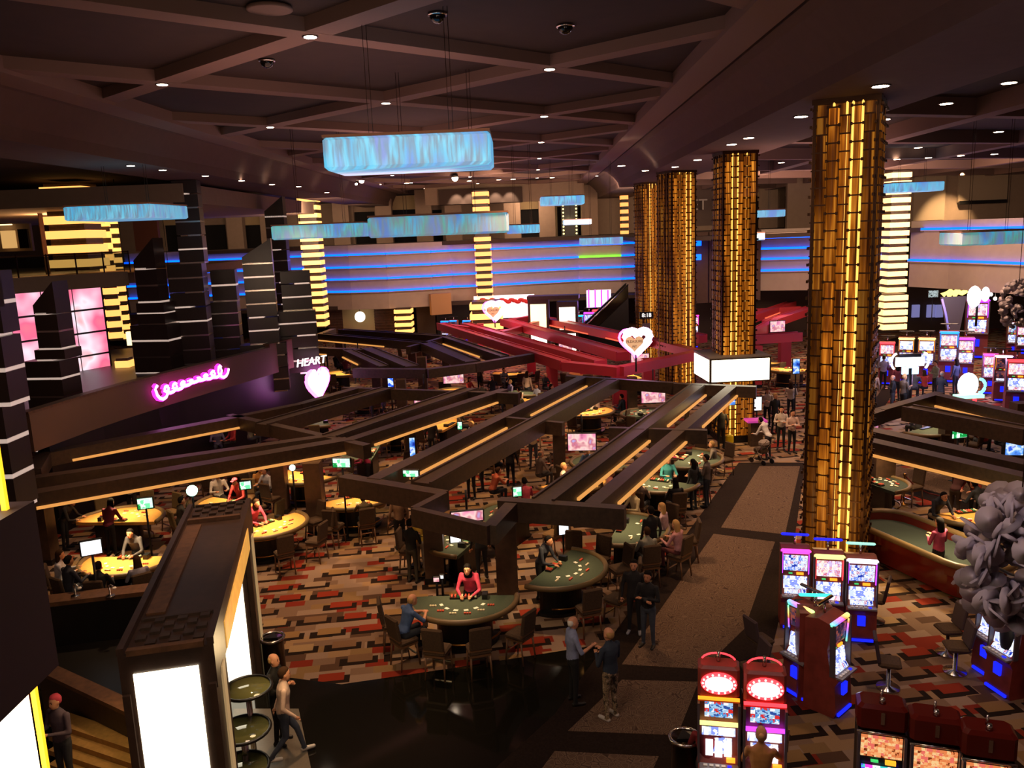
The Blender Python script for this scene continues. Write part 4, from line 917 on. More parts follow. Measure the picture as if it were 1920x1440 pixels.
for px, py, rz, pose, top, pants, hair, lab in [(1352, 842, 10, 'stand', '#121014', '#121014', 'short:k', 'person in black standing before the second gold column with a yellow bag'), (1438, 800, 170, 'hold', '#c0b0a8', '#1c1a20', 'long:b', 'hostess in white and black beside the white board'),
        (1452, 812, 200, 'stand', '#1b191d', '#1b191d', 'short:l', 'person in black vest left of the two hostesses'), (1464, 842, 160, 'crossed', '#b8aaa0', '#181618', 'long:k', 'left one of two hostesses in white sleeves and black vests'),
        (1484, 850, 190, 'crossed', '#c8a898', '#181618', 'bun:k', 'right one of two hostesses in white sleeves and black vests'), (1440, 862, 40, 'lean', '#d0c8c4', '#26222a', 'short:k', 'person bending over a stroller in a white and black jacket')]:
    x, y, _ = G(px, py); person(x, y, R(rz), pose, top, pants, hair, 0, lab, 'standing people')
# couple in front and the men on the granite
m_ = mat('cloth_7a6450', '#7a6450', .85); t_ = NT(m_); t_.l.new(t_.ramp(t_.noise(t_.tc(), 14, 2), [(0, '#3a3024'), (.44, '#8a7458'), (.54, '#6a5a40'), (.62, '#a8927a')]), t_.n['Principled BSDF'].inputs['Base Color'])
x, y, _ = G(1076, 1318); person(x, y, R(-75), 'gesture', '#7d86a6', '#0f0e10', 'thin:w', 0, 'bald man in pale blue short sleeved shirt and black trousers talking on the granite edge', 'standing people', s=1.02)
x, y, _ = G(1146, 1348); person(x, y, R(40), 'hold', '#26303f', '#7a6450', 'thin:l', 0, 'man in navy tee shirt and camouflage trousers on the patterned runner', 'standing people', s=1.04, shoes='#b0a8a0')
x, y, _ = G(540, 1424); person(x, y, R(-70), 'walk', '#d9b9a4', '#3b4150', 'short:b', 0, 'man in white long sleeved shirt and jeans walking past the glass discs', 'standing people', shoes='#c8c0b8')
x, y, _ = G(526, 1392); person(x, y, R(-100), 'hold', '#17140f', '#17140f', 'thin:l', 0, 'fair haired person in black half hidden behind the man in white', 'standing people')
x, y, _ = G(130, 1478, .0); person(x, y, R(160), 'hold', '#4a3a46', '#26262e', 'short:p', 0, 'person in dusty purple jacket with pink hair riding the escalator at the lower left', 'standing people')
for i, (px, py) in enumerate([(1325, 1508), (1425, 1540)]):
    x, y, _ = G(px, py, 0); person(x, y, R(-15), 'sit_play', ['#7a1c20', '#a8743a'][i], '#2a2a30', ['long:b', 'bun:l'][i], 0, ['brown haired player in red at the bottom edge before the left red topped slot machine', 'player in tan top at the bottom edge before the right red topped slot machine'][i], 'players at slot machines')

# ------------------------------------------------------------------ slot machines
SYM = [(0, '#2038b0'), (.30, '#d8e4ff'), (.46, '#ffffff'), (.56, '#c06090'), (.62, '#e8e8ff'), (.74, '#7090f0'), (.86, '#ffffff')]
SC_BLUE = pattern_mat('blue_reel_screen', (18, 14), SYM, 1.1, 1); SC_PINK = pattern_mat('pink_reel_screen', (18, 14), [(0, '#f0d8f0'), (.3, '#ffffff'), (.5, '#e8a0b0'), (.6, '#fff0e0'), (.74, '#d8c0f0'), (.86, '#e07080')], 1.1, 2)
SC_WHITE = pattern_mat('white_reel_screen', (9, 8), [(0, '#ffffff'), (.40, '#c8d4ff'), (.52, '#ffffff'), (.66, '#8090f0'), (.76, '#ffffff'), (.9, '#f0a0c0')], 1.3, 3); SC_ORANGE = pattern_mat('orange_pay_screen', (22, 22), [(0, '#7a3010'), (.28, '#f08850'), (.5, '#ffb070'), (.66, '#ffd090'), (.82, '#f07060')], .95, 4)
SC_TEAL = pattern_mat('blue_red_pay_screen', (14, 16), [(0, '#3050a0'), (.3, '#a8d0f0'), (.5, '#ffffff'), (.66, '#50a0e0'), (.8, '#e03030')], 1.0, 5); SC_DIM = pattern_mat('dim_pay_screen', (14, 16), [(0, '#201828'), (.4, '#603a50'), (.6, '#a05040'), (.8, '#40304a')], .8, 6)
SC_PURP = pattern_mat('purple_reel_screen', (10, 10), [(0, '#2020c0'), (.3, '#e040d0'), (.5, '#ffffff'), (.66, '#40c0c0'), (.8, '#6040ff')], 1.3, 7)
M_SIDE = mat('red_brown_cabinet', '#8a3a30', .45, grain=.2, gs=5); M_SIDEG = mat('grey_cabinet', '#5a5056', .4); M_GLOSS = mat('glossy_red_brown', '#5c1a12', .12)
M_MAG = mat('magenta_bar', '#ff20c0', emit=(1, .06, .55), es=2); M_YG = mat('yellow_green_bar', '#ffff80', emit=(.85, .85, .25), es=1.6); M_PB = mat('pale_bar', '#ffffff', emit=(.9, .75, .95), es=1.6)
def rainbow():
    m = mat('rainbow_led', '#ffffff', emit=(1, 1, 1), es=1.4); t = NT(m); p = t.xyz(t.tc()); f = t.m('FRACT', t.m('ADD', t.m('MULTIPLY', p[2], 1.6), t.m('MULTIPLY', p[0], 1.3)))
    t.l.new(t.ramp(f, [(0, (1, .05, .05)), (.2, (1, .8, .1)), (.4, (.1, 1, .3)), (.6, (.05, .4, 1)), (.8, (.5, .1, 1)), (1, (1, .1, .6))], False), t.n['Principled BSDF'].inputs['Emission Color']); return m
M_RAIN = rainbow()
def slot(x, y, rz, label, group='slot machines', kind='bar', up=SC_BLUE, lo=SC_WHITE, bar_=M_MAG, side_=M_PURP, top=M_DBLUE, s=1.0, z=0, body=M_SIDE):
    e = empty('slot_machine', (x, y, z), rz, label, 'slot machine', group); e.scale = (s, s, s)
    b = MB(); pr = [(-.30, 0), (-.34, .12), (-.30, .62), (-.36, .74), (-.20, .92), (-.14, 1.28), (-.20, 1.80), (.05, 1.86), (.30, 1.80), (.30, 0)]
    P = [(sx * .31, a, zz) for sx in (-1, 1) for a, zz in pr]; n = len(pr)
    b.add(P, [(i, (i + 1) % n, (i + 1) % n + n, i + n) for i in range(n)] + [tuple(range(n - 1, -1, -1)), tuple(range(n, 2 * n))]); b.build('cabinet', body, e)
    for sx in (-1, 1):
        k = MB(); k.box(sx * .302, -.24, 1.30, .035, .10, 1.0, 0, -.02); k.build('side_frame', M_SIDEG, e)
    MB().box(0, -.305, .80, .58, .26, .035, 0, .75 * 0).build('button_deck', mat('pale_deck', '#8a8286', .4), e)
    for i in range(5): MB().box(-.2 + i * .09, -.36, .825, .06, .05, .02).build('button', M_WHITE if i < 4 else M_DBLUE, e)
    MB().box(0, -.335, .50, .16, .05, .22, 0, 0).build('bill_panel', M_DBLUE, e); MB().box(0, -.35, .06, .5, .04, .05).build('kick_light', M_DBLUE, e)
    def scr(nm, m, z0, z1, y0, y1, w=.50):
        q = MB(); q.hexa([(-w / 2, y0 - .03, z0), (w / 2, y0 - .03, z0), (w / 2, y0, z0), (-w / 2, y0, z0), (-w / 2, y1 - .03, z1), (w / 2, y1 - .03, z1), (w / 2, y1, z1), (-w / 2, y1, z1)]); return q.build(nm, m, e)
    if kind == 'bar':
        scr('lower_screen', lo, .93, 1.20, -.20, -.16); scr('button_strip', SC_BLUE if up is not SC_PINK else SC_PINK, .84, .915, -.27, -.215, .46); scr('upper_screen', up, 1.34, 1.70, -.16, -.19)
        q = MB(); q.box(.10, -.18, 1.27, .15, .03, .05); q.build('ticket_light', M_ORB, e); q = MB(); q.box(-.10, -.18, 1.27, .08, .03, .02); q.build('status_light', M_GRB, e)
        for sx in (-1, 1): MB().cyl((sx * .285, -.21, 1.28), (sx * .285, -.24, 1.74), .018, n=6).build('side_light', side_, e)
        q = MB(); q.rbox(0, -.21, 1.80, .64, .09, .10, .03); q.build('top_light', bar_, e)
        MB().cyl((0, .08, 1.84), (0, .10, 2.06), .025, n=6).build('topper_stalk', M_CHROME, e); MB().rbox(0, .10, 2.08, .60, .08, .05, .02).build('topper_light', top, e)
    elif kind == 'oval':
        scr('reel_screen', SC_WHITE, .95, 1.18, -.20, -.155, .40)
        for i in range(3): MB().box(-.14 + i * .14, -.235, 1.05 - .02 * (i == 1), .11, .03, .26).build('reel', mat('white_hot_reel', '#ffffff', emit=(.9, .92, 1), es=1.8), e)
        scr('paytable', SC_WHITE, 1.24, 1.36, -.18, -.17); q = MB(); q.cyl((-.31, -.22, 1.45), (.31, -.22, 1.45), .035, n=8); q.build('top_light', bar_, e)
        scr('upper_screen', up, 1.54, 1.80, -.16, -.17, .42)
        h = MB(); h.rbox(0, 0, 2.10, .62, .34, .52, .04); h.build('header_box', M_SIDE, e)
        MB().box(0, -.19, 1.85, .62, .04, .04).build('header_trim', M_ORB if bar_ is M_YG else M_REDN, e)
        def disc(nm, rx_, rz_, y_, m, t=.02):
            q = MB(); N = 24; P = [(rx_ * math.cos(2 * math.pi * i / N), y_, 2.10 + rz_ * math.sin(2 * math.pi * i / N)) for i in range(N)]
            P += [(x_, y_ - t, z_) for x_, _, z_ in P]; q.add(P, [tuple(range(N)), tuple(range(2 * N - 1, N - 1, -1))] + [(i, (i + 1) % N, (i + 1) % N + N, i + N) for i in range(N)]); return q.build(nm, m, e)
        o = disc('oval_sign', .27, .18, -.17, M_REDN); disc('oval_face', .21, .12, -.195, mat('white_hot_reel'))
        for i in range(16):
            a = 2 * math.pi * i / 16; q = MB(); q.ell((.24 * math.cos(a), -.20, 2.10 + .15 * math.sin(a)), (.018, .018, .018), 6, 5); q.build('bulb', mat('warm_bulb', '#ffd0c0', emit=(1, .55, .45), es=2.5), o)
        MB().tube([(.26 * math.cos(a), .02, 2.36 + .14 * math.sin(a)) for a in np.linspace(.3, math.pi - .3, 10)], .015, 5).build('neon_arch', M_REDN, e); MB().cyl((0, .02, 2.34), (0, .02, 2.52), .03, n=6).build('topper_stalk', M_CHROME, e)
        q = MB(); q.box(.18, -.30, .90, .13, .05, .06); q.build('ticket_light', M_ORB, e)
        MB().cyl((.35, -.05, 1.0), (.37, -.05, 1.38), .014, n=6).build('pull_lever', M_CHROME, e)
    elif kind == 'header':
        scr('reel_screen', SC_PURP, .98, 1.26, -.20, -.15); scr('pay_screen', up, 1.42, 1.76, -.16, -.19, .54)
        q = MB(); q.box(.13, -.18, 1.35, .14, .04, .06); q.build('ticket_light', bar_, e); q = MB(); q.box(-.08, -.18, 1.35, .1, .04, .025); q.build('status_light', M_GRB, e)
        h = MB(); h.rbox(0, .0, 2.02, .66, .42, .40, .05); h.build('header_box', M_GLOSS, e)
        for z_ in (1.81,): MB().cyl((-.33, -.21, z_), (.33, -.21, z_), .018, n=6).build('chrome_trim', M_CHROME, e)
        q = MB(); q.cyl((0, -.1, 2.22), (0, -.1, 2.30), .05, .03, n=8); q.cyl((0, .02, 2.22), (0, .02, 2.36), .03, .015, n=8); q.box(0, -.22, 2.05, .05, .02, .18); q.build('topper_ornament', M_CHROME, e)
    return e
def stool(x, y, rz, label):
    if 'stool' not in G_PROTO:
        e = empty('slot_stool', (x, y, 0), rz, label, 'chair', 'stools at the slot machines')
        b = MB(); b.rbox(0, 0, .55, .44, .42, .10, .035); b.build('seat', M_SEATD, e)
        b = MB(); b.rbox(0, -.23, .84, .44, .07, .50, .03, R(10)); b.build('backrest', mat('purple_brown_fabric', '#4a3838', .8), e)
        b = MB(); b.lathe([(.22, 0), (.22, .03), (.04, .06), (.035, .5)], 14); b.build('pedestal', M_CHROME, e); G_PROTO['stool'] = e; return e
    return copy_tree(G_PROTO['stool'], None, (x, y, 0), rz, label)
G_PROTO = {}
for i, (px, py, bm, sm_, tp, up, lab) in enumerate([(1488, 1020, M_MAG, M_PURP, M_DBLUE, SC_BLUE, 'slot machine with magenta top bar, left of three before the biggest gold column'), (1550, 1030, M_YG, M_REDN, M_DBLUE, SC_PINK, 'slot machine with yellow top bar, middle of three before the biggest gold column'),
                                              (1611, 1038, M_PB, M_PURP, mat('pale_teal_bar', '#a0ffe0', emit=(.35, .8, .7), es=1), SC_BLUE, 'slot machine with pink white top bar, right of three before the gold column')]):
    p = G(px, py, 1.85); slot(p.x, p.y - .1, R(-14), lab, up=up, bar_=bm, side_=sm_, top=tp, lo=SC_WHITE)
p = G(1482, 1130, 1.85); slot(p.x + .35, p.y, R(-62), 'slot machine with rainbow edges facing the runner, left half of the back to back pod', bar_=M_RAIN, side_=M_RAIN, up=SC_DIM, top=M_CHROME)
p = G(1580, 1150, 1.85); slot(p.x - .25, p.y, R(42), 'slot machine with rainbow edges facing right, right half of the back to back pod', bar_=M_RAIN, side_=M_RAIN, up=SC_DIM, top=M_CHROME)
p = G(1527, 1118, 2.08); slot(p.x + .05, p.y + .15, R(172), 'slot machine turned away with a green and blue topper bar, rear of the pod', bar_=M_DARK, top=mat('green_blue_bar', '#20a0ff', emit=(.05, .7, .5), es=1.6), up=SC_DIM)
p = G(1347, 1270, 2.1); slot(p.x, p.y, R(-12), 'tall red topped slot machine with an oval sign and yellow bar, near the bottom edge', kind='oval', up=SC_TEAL, bar_=M_YG)
p = G(1433, 1280, 2.1); slot(p.x, p.y, R(-12), 'tall red topped slot machine with an oval sign and violet bar, near the bottom edge', kind='oval', up=SC_TEAL, bar_=M_PURP)
for i, (px, py) in enumerate([(1652, 1335), (1752, 1358), (1850, 1385)]):
    p = G(px, py, 2.02); slot(p.x, p.y, R(-18), ['glossy brown headed slot machine with orange pay screen, leftmost of three at the bottom right', 'glossy brown headed slot machine with orange pay screen, middle of three at the bottom right', 'glossy brown headed slot machine with orange pay screen, rightmost of three at the bottom right'][i], kind='header', up=SC_ORANGE, bar_=[M_ORB, M_GRB, M_ORB][i], body=M_DARK)
M_BLUEB = mat('blue_edge_light', '#1060ff', emit=(.01, .22, 1), es=2.5)
for i, (px, py) in enumerate([(1862, 1098), (1888, 1125)]):
    p = G(px, py, 1.85); slot(p.x + .2, p.y, R(-78), ['slot machine outlined in blue light at the right edge, farther of the two', 'slot machine outlined in blue light at the right edge, nearer of the two'][i], bar_=M_BLUEB, side_=M_BLUEB, top=M_DARK, up=SC_DIM)
p = G(1925, 1140, 1.85); slot(p.x + .4, p.y - .3, R(100), 'slot machine facing away beyond the blue outlined pair', bar_=M_DARK, top=M_DARK, up=SC_DIM)
p = G(1907, 1102, 2.1); e = empty('dome_lamp', (p.x, p.y, 0), 0, 'glowing cream dome topped post at the right edge by the blue outlined machines', 'lamp')
MB().cyl((0, 0, 0), (0, 0, 1.7), .16, .26, 14).build('post', M_DARK, e); MB().lathe([(.30, 1.7), (.34, 1.82), (.30, 1.96), (.2, 2.06), (.05, 2.1)], 18).build('shade', mat('cream_dome', '#ffe8d0', emit=(1, .8, .6), es=1.5), e); MB().box(0, 0, 2.14, .3, .06, .05).build('topper_light', M_CYAN, e)
for px, py, rz, lab in [(1425, 1245, -70, 'tall backed stool left of the rainbow pod'), (1640, 1165, 60, 'stool with a round back behind the right machine of the row of three'), (1410, 1300, 100, 'tan stool between the pod and the red topped machines'), (1665, 1290, -110, 'stool right of the rainbow pod, turned away'),
                        (1790, 1260, 80, 'stool in front of the blue outlined machines'), (1775, 1225, 90, 'farther stool facing the blue outlined machines'), (1720, 1440, 10, 'stool in the gap behind the glossy brown machines')]:
    p = G(px, py, 0); stool(p.x, p.y, R(rz), lab)
# far slots on the right
FARS = [(1664, 640, 'slot machine with red framed screens, leftmost of the bright cluster on the right', M_REDN, SC_PINK, 1.25), (1700, 632, 'slot machine with a yellow lit top in the bright right cluster', M_YG, SC_WHITE, 1.3), (1738, 632, 'slot machine with a wide yellow header in the bright right cluster', M_YEL, SC_WHITE, 1.35),
        (1780, 620, 'slot machine with a blue frame and glowing white top in the right cluster', M_BLUEB, SC_PINK, 1.5), (1812, 632, 'violet edged slot machine just right of the blue framed one', M_PURP, SC_PINK, 1.3), (1834, 560, 'tallest violet slot machine with a white heart shaped topper, far right', M_PURP, SC_PINK, 2.0),
        (1858, 662, 'dark slot machine with a pink strip at the far right', M_MAG, SC_PINK, 1.1), (1882, 665, 'dark slot machine with a white curved light strip at the far right', M_PB, SC_DIM, 1.2), (1908, 672, 'slot machine with a red and green lit top at the right edge', M_REDN, SC_PINK, 1.35), (1902, 604, 'grey green slot machine far back at the right edge', M_PB, SC_TEAL, 1.2), (1920, 608, 'magenta slot machine cut by the right edge', M_MAG, SC_PINK, 1.2)]
for px, py, lab, b_, u_, s_ in FARS:
    p = G(px, py, 1.85 * s_); slot(p.x, p.y, R(-25), lab, 'bright slot machines on the far right', up=u_, lo=SC_WHITE if u_ is not SC_DIM else SC_DIM, bar_=b_, side_=b_ if b_ in (M_REDN, M_PURP, M_BLUEB, M_MAG) else M_ORB, top=M_DARK, s=s_)
M_HOTW = mat('hot_white_sign', '#ffffff', emit=(.85, .95, 1), es=2.6)
p = D(1835, 556, 47); e = empty('heart_topper', p, 0, 'white glowing double lobed topper above the tallest violet slot machine', 'sign')
q = MB(); q.ell((-.25, 0, 0), (.42, .12, .62), 12, 8); q.build('left_lobe', M_HOTW, e); q = MB(); q.ell((.38, 0, .12), (.26, .1, .42), 12, 8); q.build('right_lobe', M_HOTW, e); MB().cyl((0, .1, -1.7), (0, .1, -.3), .06).build('stand', M_DARK, e)
p = D(1706, 678, 38); e = empty('curved_game_sign', p, 0, 'large white and pale blue sign with a curved tube frame in the bright right cluster', 'sign')
MB().box(0, 0, 0, 1.3, .12, .42).build('upper_panel', M_HOTW, e); MB().box(.02, -.02, -.42, .75, .12, .34).build('lower_panel', mat('pale_blue_panel', '#c0e0ff', emit=(.45, .75, 1), es=1.7), e); MB().box(0, .05, .28, 1.0, .2, .16).build('hood', M_DARK, e); MB().cyl((0, .1, -3), (0, .1, -.3), .2).build('post', M_DARK, e)
for sx in (-1, 1): MB().tube([(sx * (.62 + .25 * math.sin(a)), -.02, .38 * math.cos(a) + .02) for a in np.linspace(.1, 2.7, 10)], .05, 6).build('neon_tube', M_HOTW, e)
p = D(1815, 722, 32); e = empty('cyan_wheel_sign', p, 0, 'white and cyan glowing rounded sign with green and red lights, above the right dark pergola', 'sign')
q = MB(); q.ell((0, 0, 0), (.42, .15, .5), 14, 9); q.build('rounded_top', M_HOTW, e); MB().tube([(.45 + .22 * math.sin(a), -.02, .28 * math.cos(a) - .05) for a in np.linspace(0, math.pi, 9)], .06, 6).build('cyan_tube', mat('cyan_tube', '#80ffff', emit=(.2, .8, .85), es=2.2), e); MB().box(.05, 0, -.45, 1.1, .3, .14).build('green_shelf', mat('mint_light', '#a0ffd0', emit=(.45, .95, .7), es=1.4), e)
MB().box(-.25, -.1, -.78, .7, .5, .1, .3).build('pink_deck', mat('pink_white_deck', '#ffd0e0', emit=(1, .65, .75), es=1.6), e); MB().box(.3, 0, -.72, .12, .1, .3).build('red_light', M_REDN, e); MB().box(.05, .1, -1.7, .6, .4, 1.9).build('cabinet', M_DARK, e)
p = D(1790, 552, 57.6); e = empty('flame_sign', p, 0, 'jagged yellow illuminated sign at the back right under the balcony', 'sign')
q = MB(); P = [(-.95, .1), (-.7, -.15), (-.55, .05), (-.35, -.35), (-.15, 0), (.05, -.25), (.25, .0), (.55, -.1), (1.0, .15), (.75, .3), (.45, .22), (.2, .42), (-.05, .25), (-.3, .4), (-.55, .22)]
q.add([(x_, y_, z_) for y_ in (0, .1) for x_, z_ in P], [tuple(range(15)), tuple(range(29, 14, -1))] + [(i, (i + 1) % 15, (i + 1) % 15 + 15, i + 15) for i in range(15)]); q.build('sign_face', M_YEL, e); MB().cyl((0, .15, .1), (0, .15, 7.9 - p.z), .04).build('bracket', M_DARK, e)
p = D(1838, 546, 58); e = empty('red_sign', p, 0, 'small red glowing sign right of the jagged yellow one', 'sign'); MB().box(0, 0, 0, 1.0, .1, .35).build('sign_face', M_REDN, e); MB().box(0, .1, 0, 1.1, .1, .42).build('case', M_DARK, e); MB().cyl((0, .15, .1), (0, .15, 7.9 - p.z), .03).build('hanger', M_DARK, e)
p = D(1628, 549, 60); e = empty('red_sign', p, 0, 'tiny red glowing sign between the biggest gold column and the bright striped column', 'sign'); MB().box(0, 0, 0, .6, .1, .3).build('sign_face', M_REDN, e); MB().box(0, .1, 0, .7, .1, .36).build('case', M_DARK, e); MB().cyl((0, .15, .1), (0, .15, 7.9 - p.z), .03).build('hanger', M_DARK, e)
p = D(1787, 588, 49); e = empty('leaning_screen', p, 0, 'tall grey slanted display panel behind the bright slot cluster', 'display'); q = MB(); q.hexa([(-.25, 0, -1.1), (.45, 0, -1.1), (.45, .15, -1.1), (-.25, .15, -1.1), (-.75, 0, 1.0), (.75, 0, 1.0), (.75, .15, 1.0), (-.75, .15, 1.0)]); q.build('panel', mat('grey_display', '#5c5668', .4), e); MB().tube([(-.72, -.03, .9), (-.45, -.03, 0), (-.2, -.03, -1.05)], .06, 6).build('light_tube', mat('violet_glow', '#9080ff', emit=(.35, .3, .9), es=.7), e); MB().box(0, .08, -2.2, .4, .12, 2.2).build('stand', M_DARK, e)
lamp('AREA', (3.2, 7.0, 9.6), 75, (.9, .75, .85), 1.0, (5.2, 9.5, 8), 70, 'chandelier_fill')  # added fill aimed at the crystal cluster, which gives no light itself
lb = struct('wall_lower_right', MB().box(36, 64.5, 1.9, 44, .3, 4.2), M_WALLD)
for px in (1712, 1740, 1756): wall_box(px, 572, px + 12, 595, 64, mat('shop_glow', '#605a90', emit=(.2, .2, .45), es=.8), 'shop_display', .2, lb)
for q_, (px, py) in enumerate([(1810, 540), (1822, 543), (1850, 542), (1870, 538), (1895, 537), (1858, 552), (1866, 560)]):
    p = D(px, py, 57); e = empty('pendant_bulb', p, 0, 'small bare bulb under the right balcony, %s from the left' % ORD[q_], 'lamp', 'bulbs under the right balcony'); q = MB(); q.ell((0, 0, 0), (.12, .12, .12), 8, 6); q.build('bulb', M_DOWN, e); MB().cyl((0, 0, .1), (0, 0, 7.9 - p.z), .015).build('cord', M_DARK, e)
lamp('POINT', (18, 36, 2.6), 260, (.6, .6, 1), .5); lamp('POINT', (23, 40, 2.4), 300, (.8, .5, 1), .5)

# ------------------------------------------------------------------ craps table and its players
p0, p1 = G(1660, 985, .9), G(1900, 1085, .9); mid = (p0 + p1) / 2; L = (p1 - p0).length + .6; rz = math.atan2(p1.y - p0.y, p1.x - p0.x)
e = empty('craps_table', (mid.x, mid.y + .75, 0), rz, 'long dark red craps table with rounded ends and a golden chip rail', 'table')
def oval(l, w, n=10): return [(l / 2 - w / 2 + math.cos(a) * w / 2, math.sin(a) * w / 2) for a in np.linspace(-math.pi / 2, math.pi / 2, n)] + [(-(l / 2 - w / 2) + math.cos(a) * w / 2, math.sin(a) * w / 2) for a in np.linspace(math.pi / 2, 3 * math.pi / 2, n)]
MB().prism(oval(L - .3, 1.5), .1, .62).build('body', M_GLOSS, e); MB().prism(oval(L - .1, 1.62), .60, .70).build('felt', M_FELTB, e)
q = MB(); ou = oval(L, 1.75); P = []
q.tube([(x_, y_, .92) for x_, y_ in ou], .085, 8, True); q.build('padded_rail', M_PAD, e)
q = MB(); n_ = len(ou); oi = oval(L - .16, 1.6); q.add([(x_, y_, .62) for x_, y_ in ou] + [(x_, y_, .90) for x_, y_ in ou] + [(x_, y_, .62) for x_, y_ in oi] + [(x_, y_, .90) for x_, y_ in oi], [(i, (i + 1) % n_, (i + 1) % n_ + n_, i + n_) for i in range(n_)] + [(i + 2 * n_, (i + 1) % n_ + 2 * n_, (i + 1) % n_ + 3 * n_, i + 3 * n_) for i in range(n_)]); q.build('side_wall', M_GLOSS, e)
q = MB()
for i in range(22): q.cyl((-L * .3 + i * .14, -.62, .72), (-L * .3 + i * .14, -.62, .80), .05, n=8)
q.build('chip_stack', mat('gold_chips', '#d8b040', .5), e)['kind'] = 'stuff'
lamp('SPOT', (mid.x, mid.y, 2.3), 420, (1, .75, .4), .15, (mid.x, mid.y, .7), 130, 'table_lamp', .8)
for px, py, rz_, pose, top, pants, hair, lab in [(1756, 1098, 20, 'hold', '#a03a5a', '#141014', 'long:k', 'woman dealer in magenta shirt with long black hair standing before the craps table'), (1748, 1020, 190, 'lean', '#1c1e2a', '#141414', 'short:k', 'man in dark suit and tie reaching over the craps table'),
        (1788, 975, -60, 'lean', '#4a2420', '#4a3a2a', 'short:b', 'man in dark red shirt bending over the table under the long amber strip'), (1826, 975, 120, 'deal', '#a03a28', '#141414', 'short:b', 'dealer in red under the long amber strip on the right'), (1840, 1010, 20, 'lean', '#151820', '#3a3424', 'short:k', 'person in black hunched over beside the craps table'),
        (1632, 925, 170, 'deal', '#3a5a9a', '#141414', 'short:k', 'person in blue shirt dealing beside the dark right post'), (1612, 955, -40, 'hold', '#1a1416', '#141414', 'long:k', 'person in black with a glowing phone beside the biggest gold column')]:
    x, y, _ = G(px, py); person(x, y, R(rz_), pose, top, pants, hair, 0, lab, 'standing people')
for q_, (px, py) in enumerate([(1694, 945), (1617, 1005)]):
    x, y, _ = G(px, py); e = empty('rope_post', (x, y, 0), 0, ['brass rope post on the carpet right of the dark wooden post', 'dark rope post at the foot of the biggest gold column'][q_], 'rope post')
    MB().lathe([(.16, 0), (.16, .02), (.03, .05), (.025, .92), (.05, .94), (.05, 1.0), (.01, 1.02)], 12).build('post', M_BRASS, e)
    MB().tube([(.03, 0, .92), (.35, -.05, .55), (.75, -.1, .35), (1.2, -.2, .25)] if not q_ else [(.03, 0, .92), (.15, -.1, .7), (.25, -.2, .62)], .022, 6).build('rope', M_ROPE, e)
e, c, s = card_table(1650, 905, R(200), M_FELTB, 'small card table half hidden behind the dark right post', [(0, 0, 'facing it')], .9, dg='small table by the dark right post', lampe=16)
e, c, s = card_table(1822, 965, R(100), M_FELTY, 'golden card table right of the walkway under the long amber strip', [(-30, 0, 'front left with pale seat'), (20, 0, 'front with gold seat')], 1.0, dg='golden table under the right amber strip', lampe=16, proto=CH_G)

# ------------------------------------------------------------------ crowds
CR = [('#7a3040', 'maroon'), ('#2a2a34', 'charcoal'), ('#8a8aa0', 'pale blue'), ('#a83228', 'bright red'), ('#c8b8a8', 'cream'), ('#5a4a3a', 'brown'), ('#3a4a6a', 'denim blue'), ('#17151a', 'black'), ('#6a6a50', 'olive'), ('#b09080', 'tan'), ('#5a5a66', 'grey'), ('#7a6a90', 'lilac')]
def crowd(pts, where, grp, zf=0, seatp=.5, sc=1.0):
    for i, (px, py) in enumerate(pts):
        top, cn = CR[(i * 5 + len(where)) % 12]; sit = random.random() < seatp
        hk = ['short:k', 'long:b', 'short:b', 'thin:g', 'long:k', 'short:l'][(i * 7 + 1) % 6]; x, y, _ = G(px, py)
        person(x, y, random.uniform(-3.1, 3.1), ['sit', 'sit_back', 'sit_play'][i % 3] if sit else ['stand', 'hold', 'crossed'][i % 3], top, ['#20242e', '#15120f', '#3a3a40'][i % 3], hk, i % 2,
               '%s in %s, %s haired, %s' % ('seated player' if sit else 'standing person', cn, {'k': 'black', 'b': 'brown', 'g': 'grey', 'l': 'fair'}[hk[-1]], where), grp, 0, sc * random.uniform(.96, 1.04))
crowd([(880, 760), (905, 772), (925, 755), (940, 780), (958, 765), (978, 785), (990, 760), (1008, 775), (1022, 750), (1035, 788), (900, 735), (945, 738)], 'in the dark crowd below the red pergola', 'crowd below the red pergola')
crowd([(1635, 765), (1655, 730), (1672, 775), (1680, 752), (1692, 778), (1712, 755), (1732, 752), (1752, 745), (1762, 770), (1790, 740), (1640, 690), (1662, 700)], 'in the crowd by the bright right slot cluster', 'crowd at the far right slots', sc=1.05)
crowd([(612, 690), (632, 705), (650, 712), (668, 720), (595, 715), (604, 735), (585, 672), (648, 665)], 'at the tables behind the lounge corner', 'players behind the lounge corner')
crowd([(1770, 825), (1830, 852), (1842, 862), (1870, 862), (1720, 835), (1782, 832)], 'inside the dark right pergola', 'players inside the right pergola', seatp=.8)
crowd([(412, 865), (440, 858), (472, 850), (345, 870), (372, 862)], 'in the dim pit below the pink neon', 'players in the dim left pit', seatp=.8)
crowd([(1262, 690), (1278, 700), (990, 622), (1012, 618), (938, 622), (960, 620), (1725, 612), (1745, 610), (1880, 745), (1908, 760)], 'near the far lit arches and rows', 'people in the far background', seatp=.2)
fars = [(640, 700, 30, 'left of the dark middle pergola'), (690, 740, 100, 'near the vertical blue screen'), (848, 735, -30, 'under the small television of the middle pergola'), (985, 735, 60, 'inside the dark crowd'), (1100, 700, 30, 'under the red pergola between its posts'), (1060, 640, 60, 'under the far end of the red pergola'), (1190, 705, 20, 'beside the red television'), (790, 655, 80, 'behind the dark middle pergola'), (1425, 680, 60, 'behind the tall red post'), (1745, 805, 120, 'with the white lit board'), (450, 875, 60, 'in the dim pit under the neon'), (1275, 640, 0, 'between the second and third gold columns')]
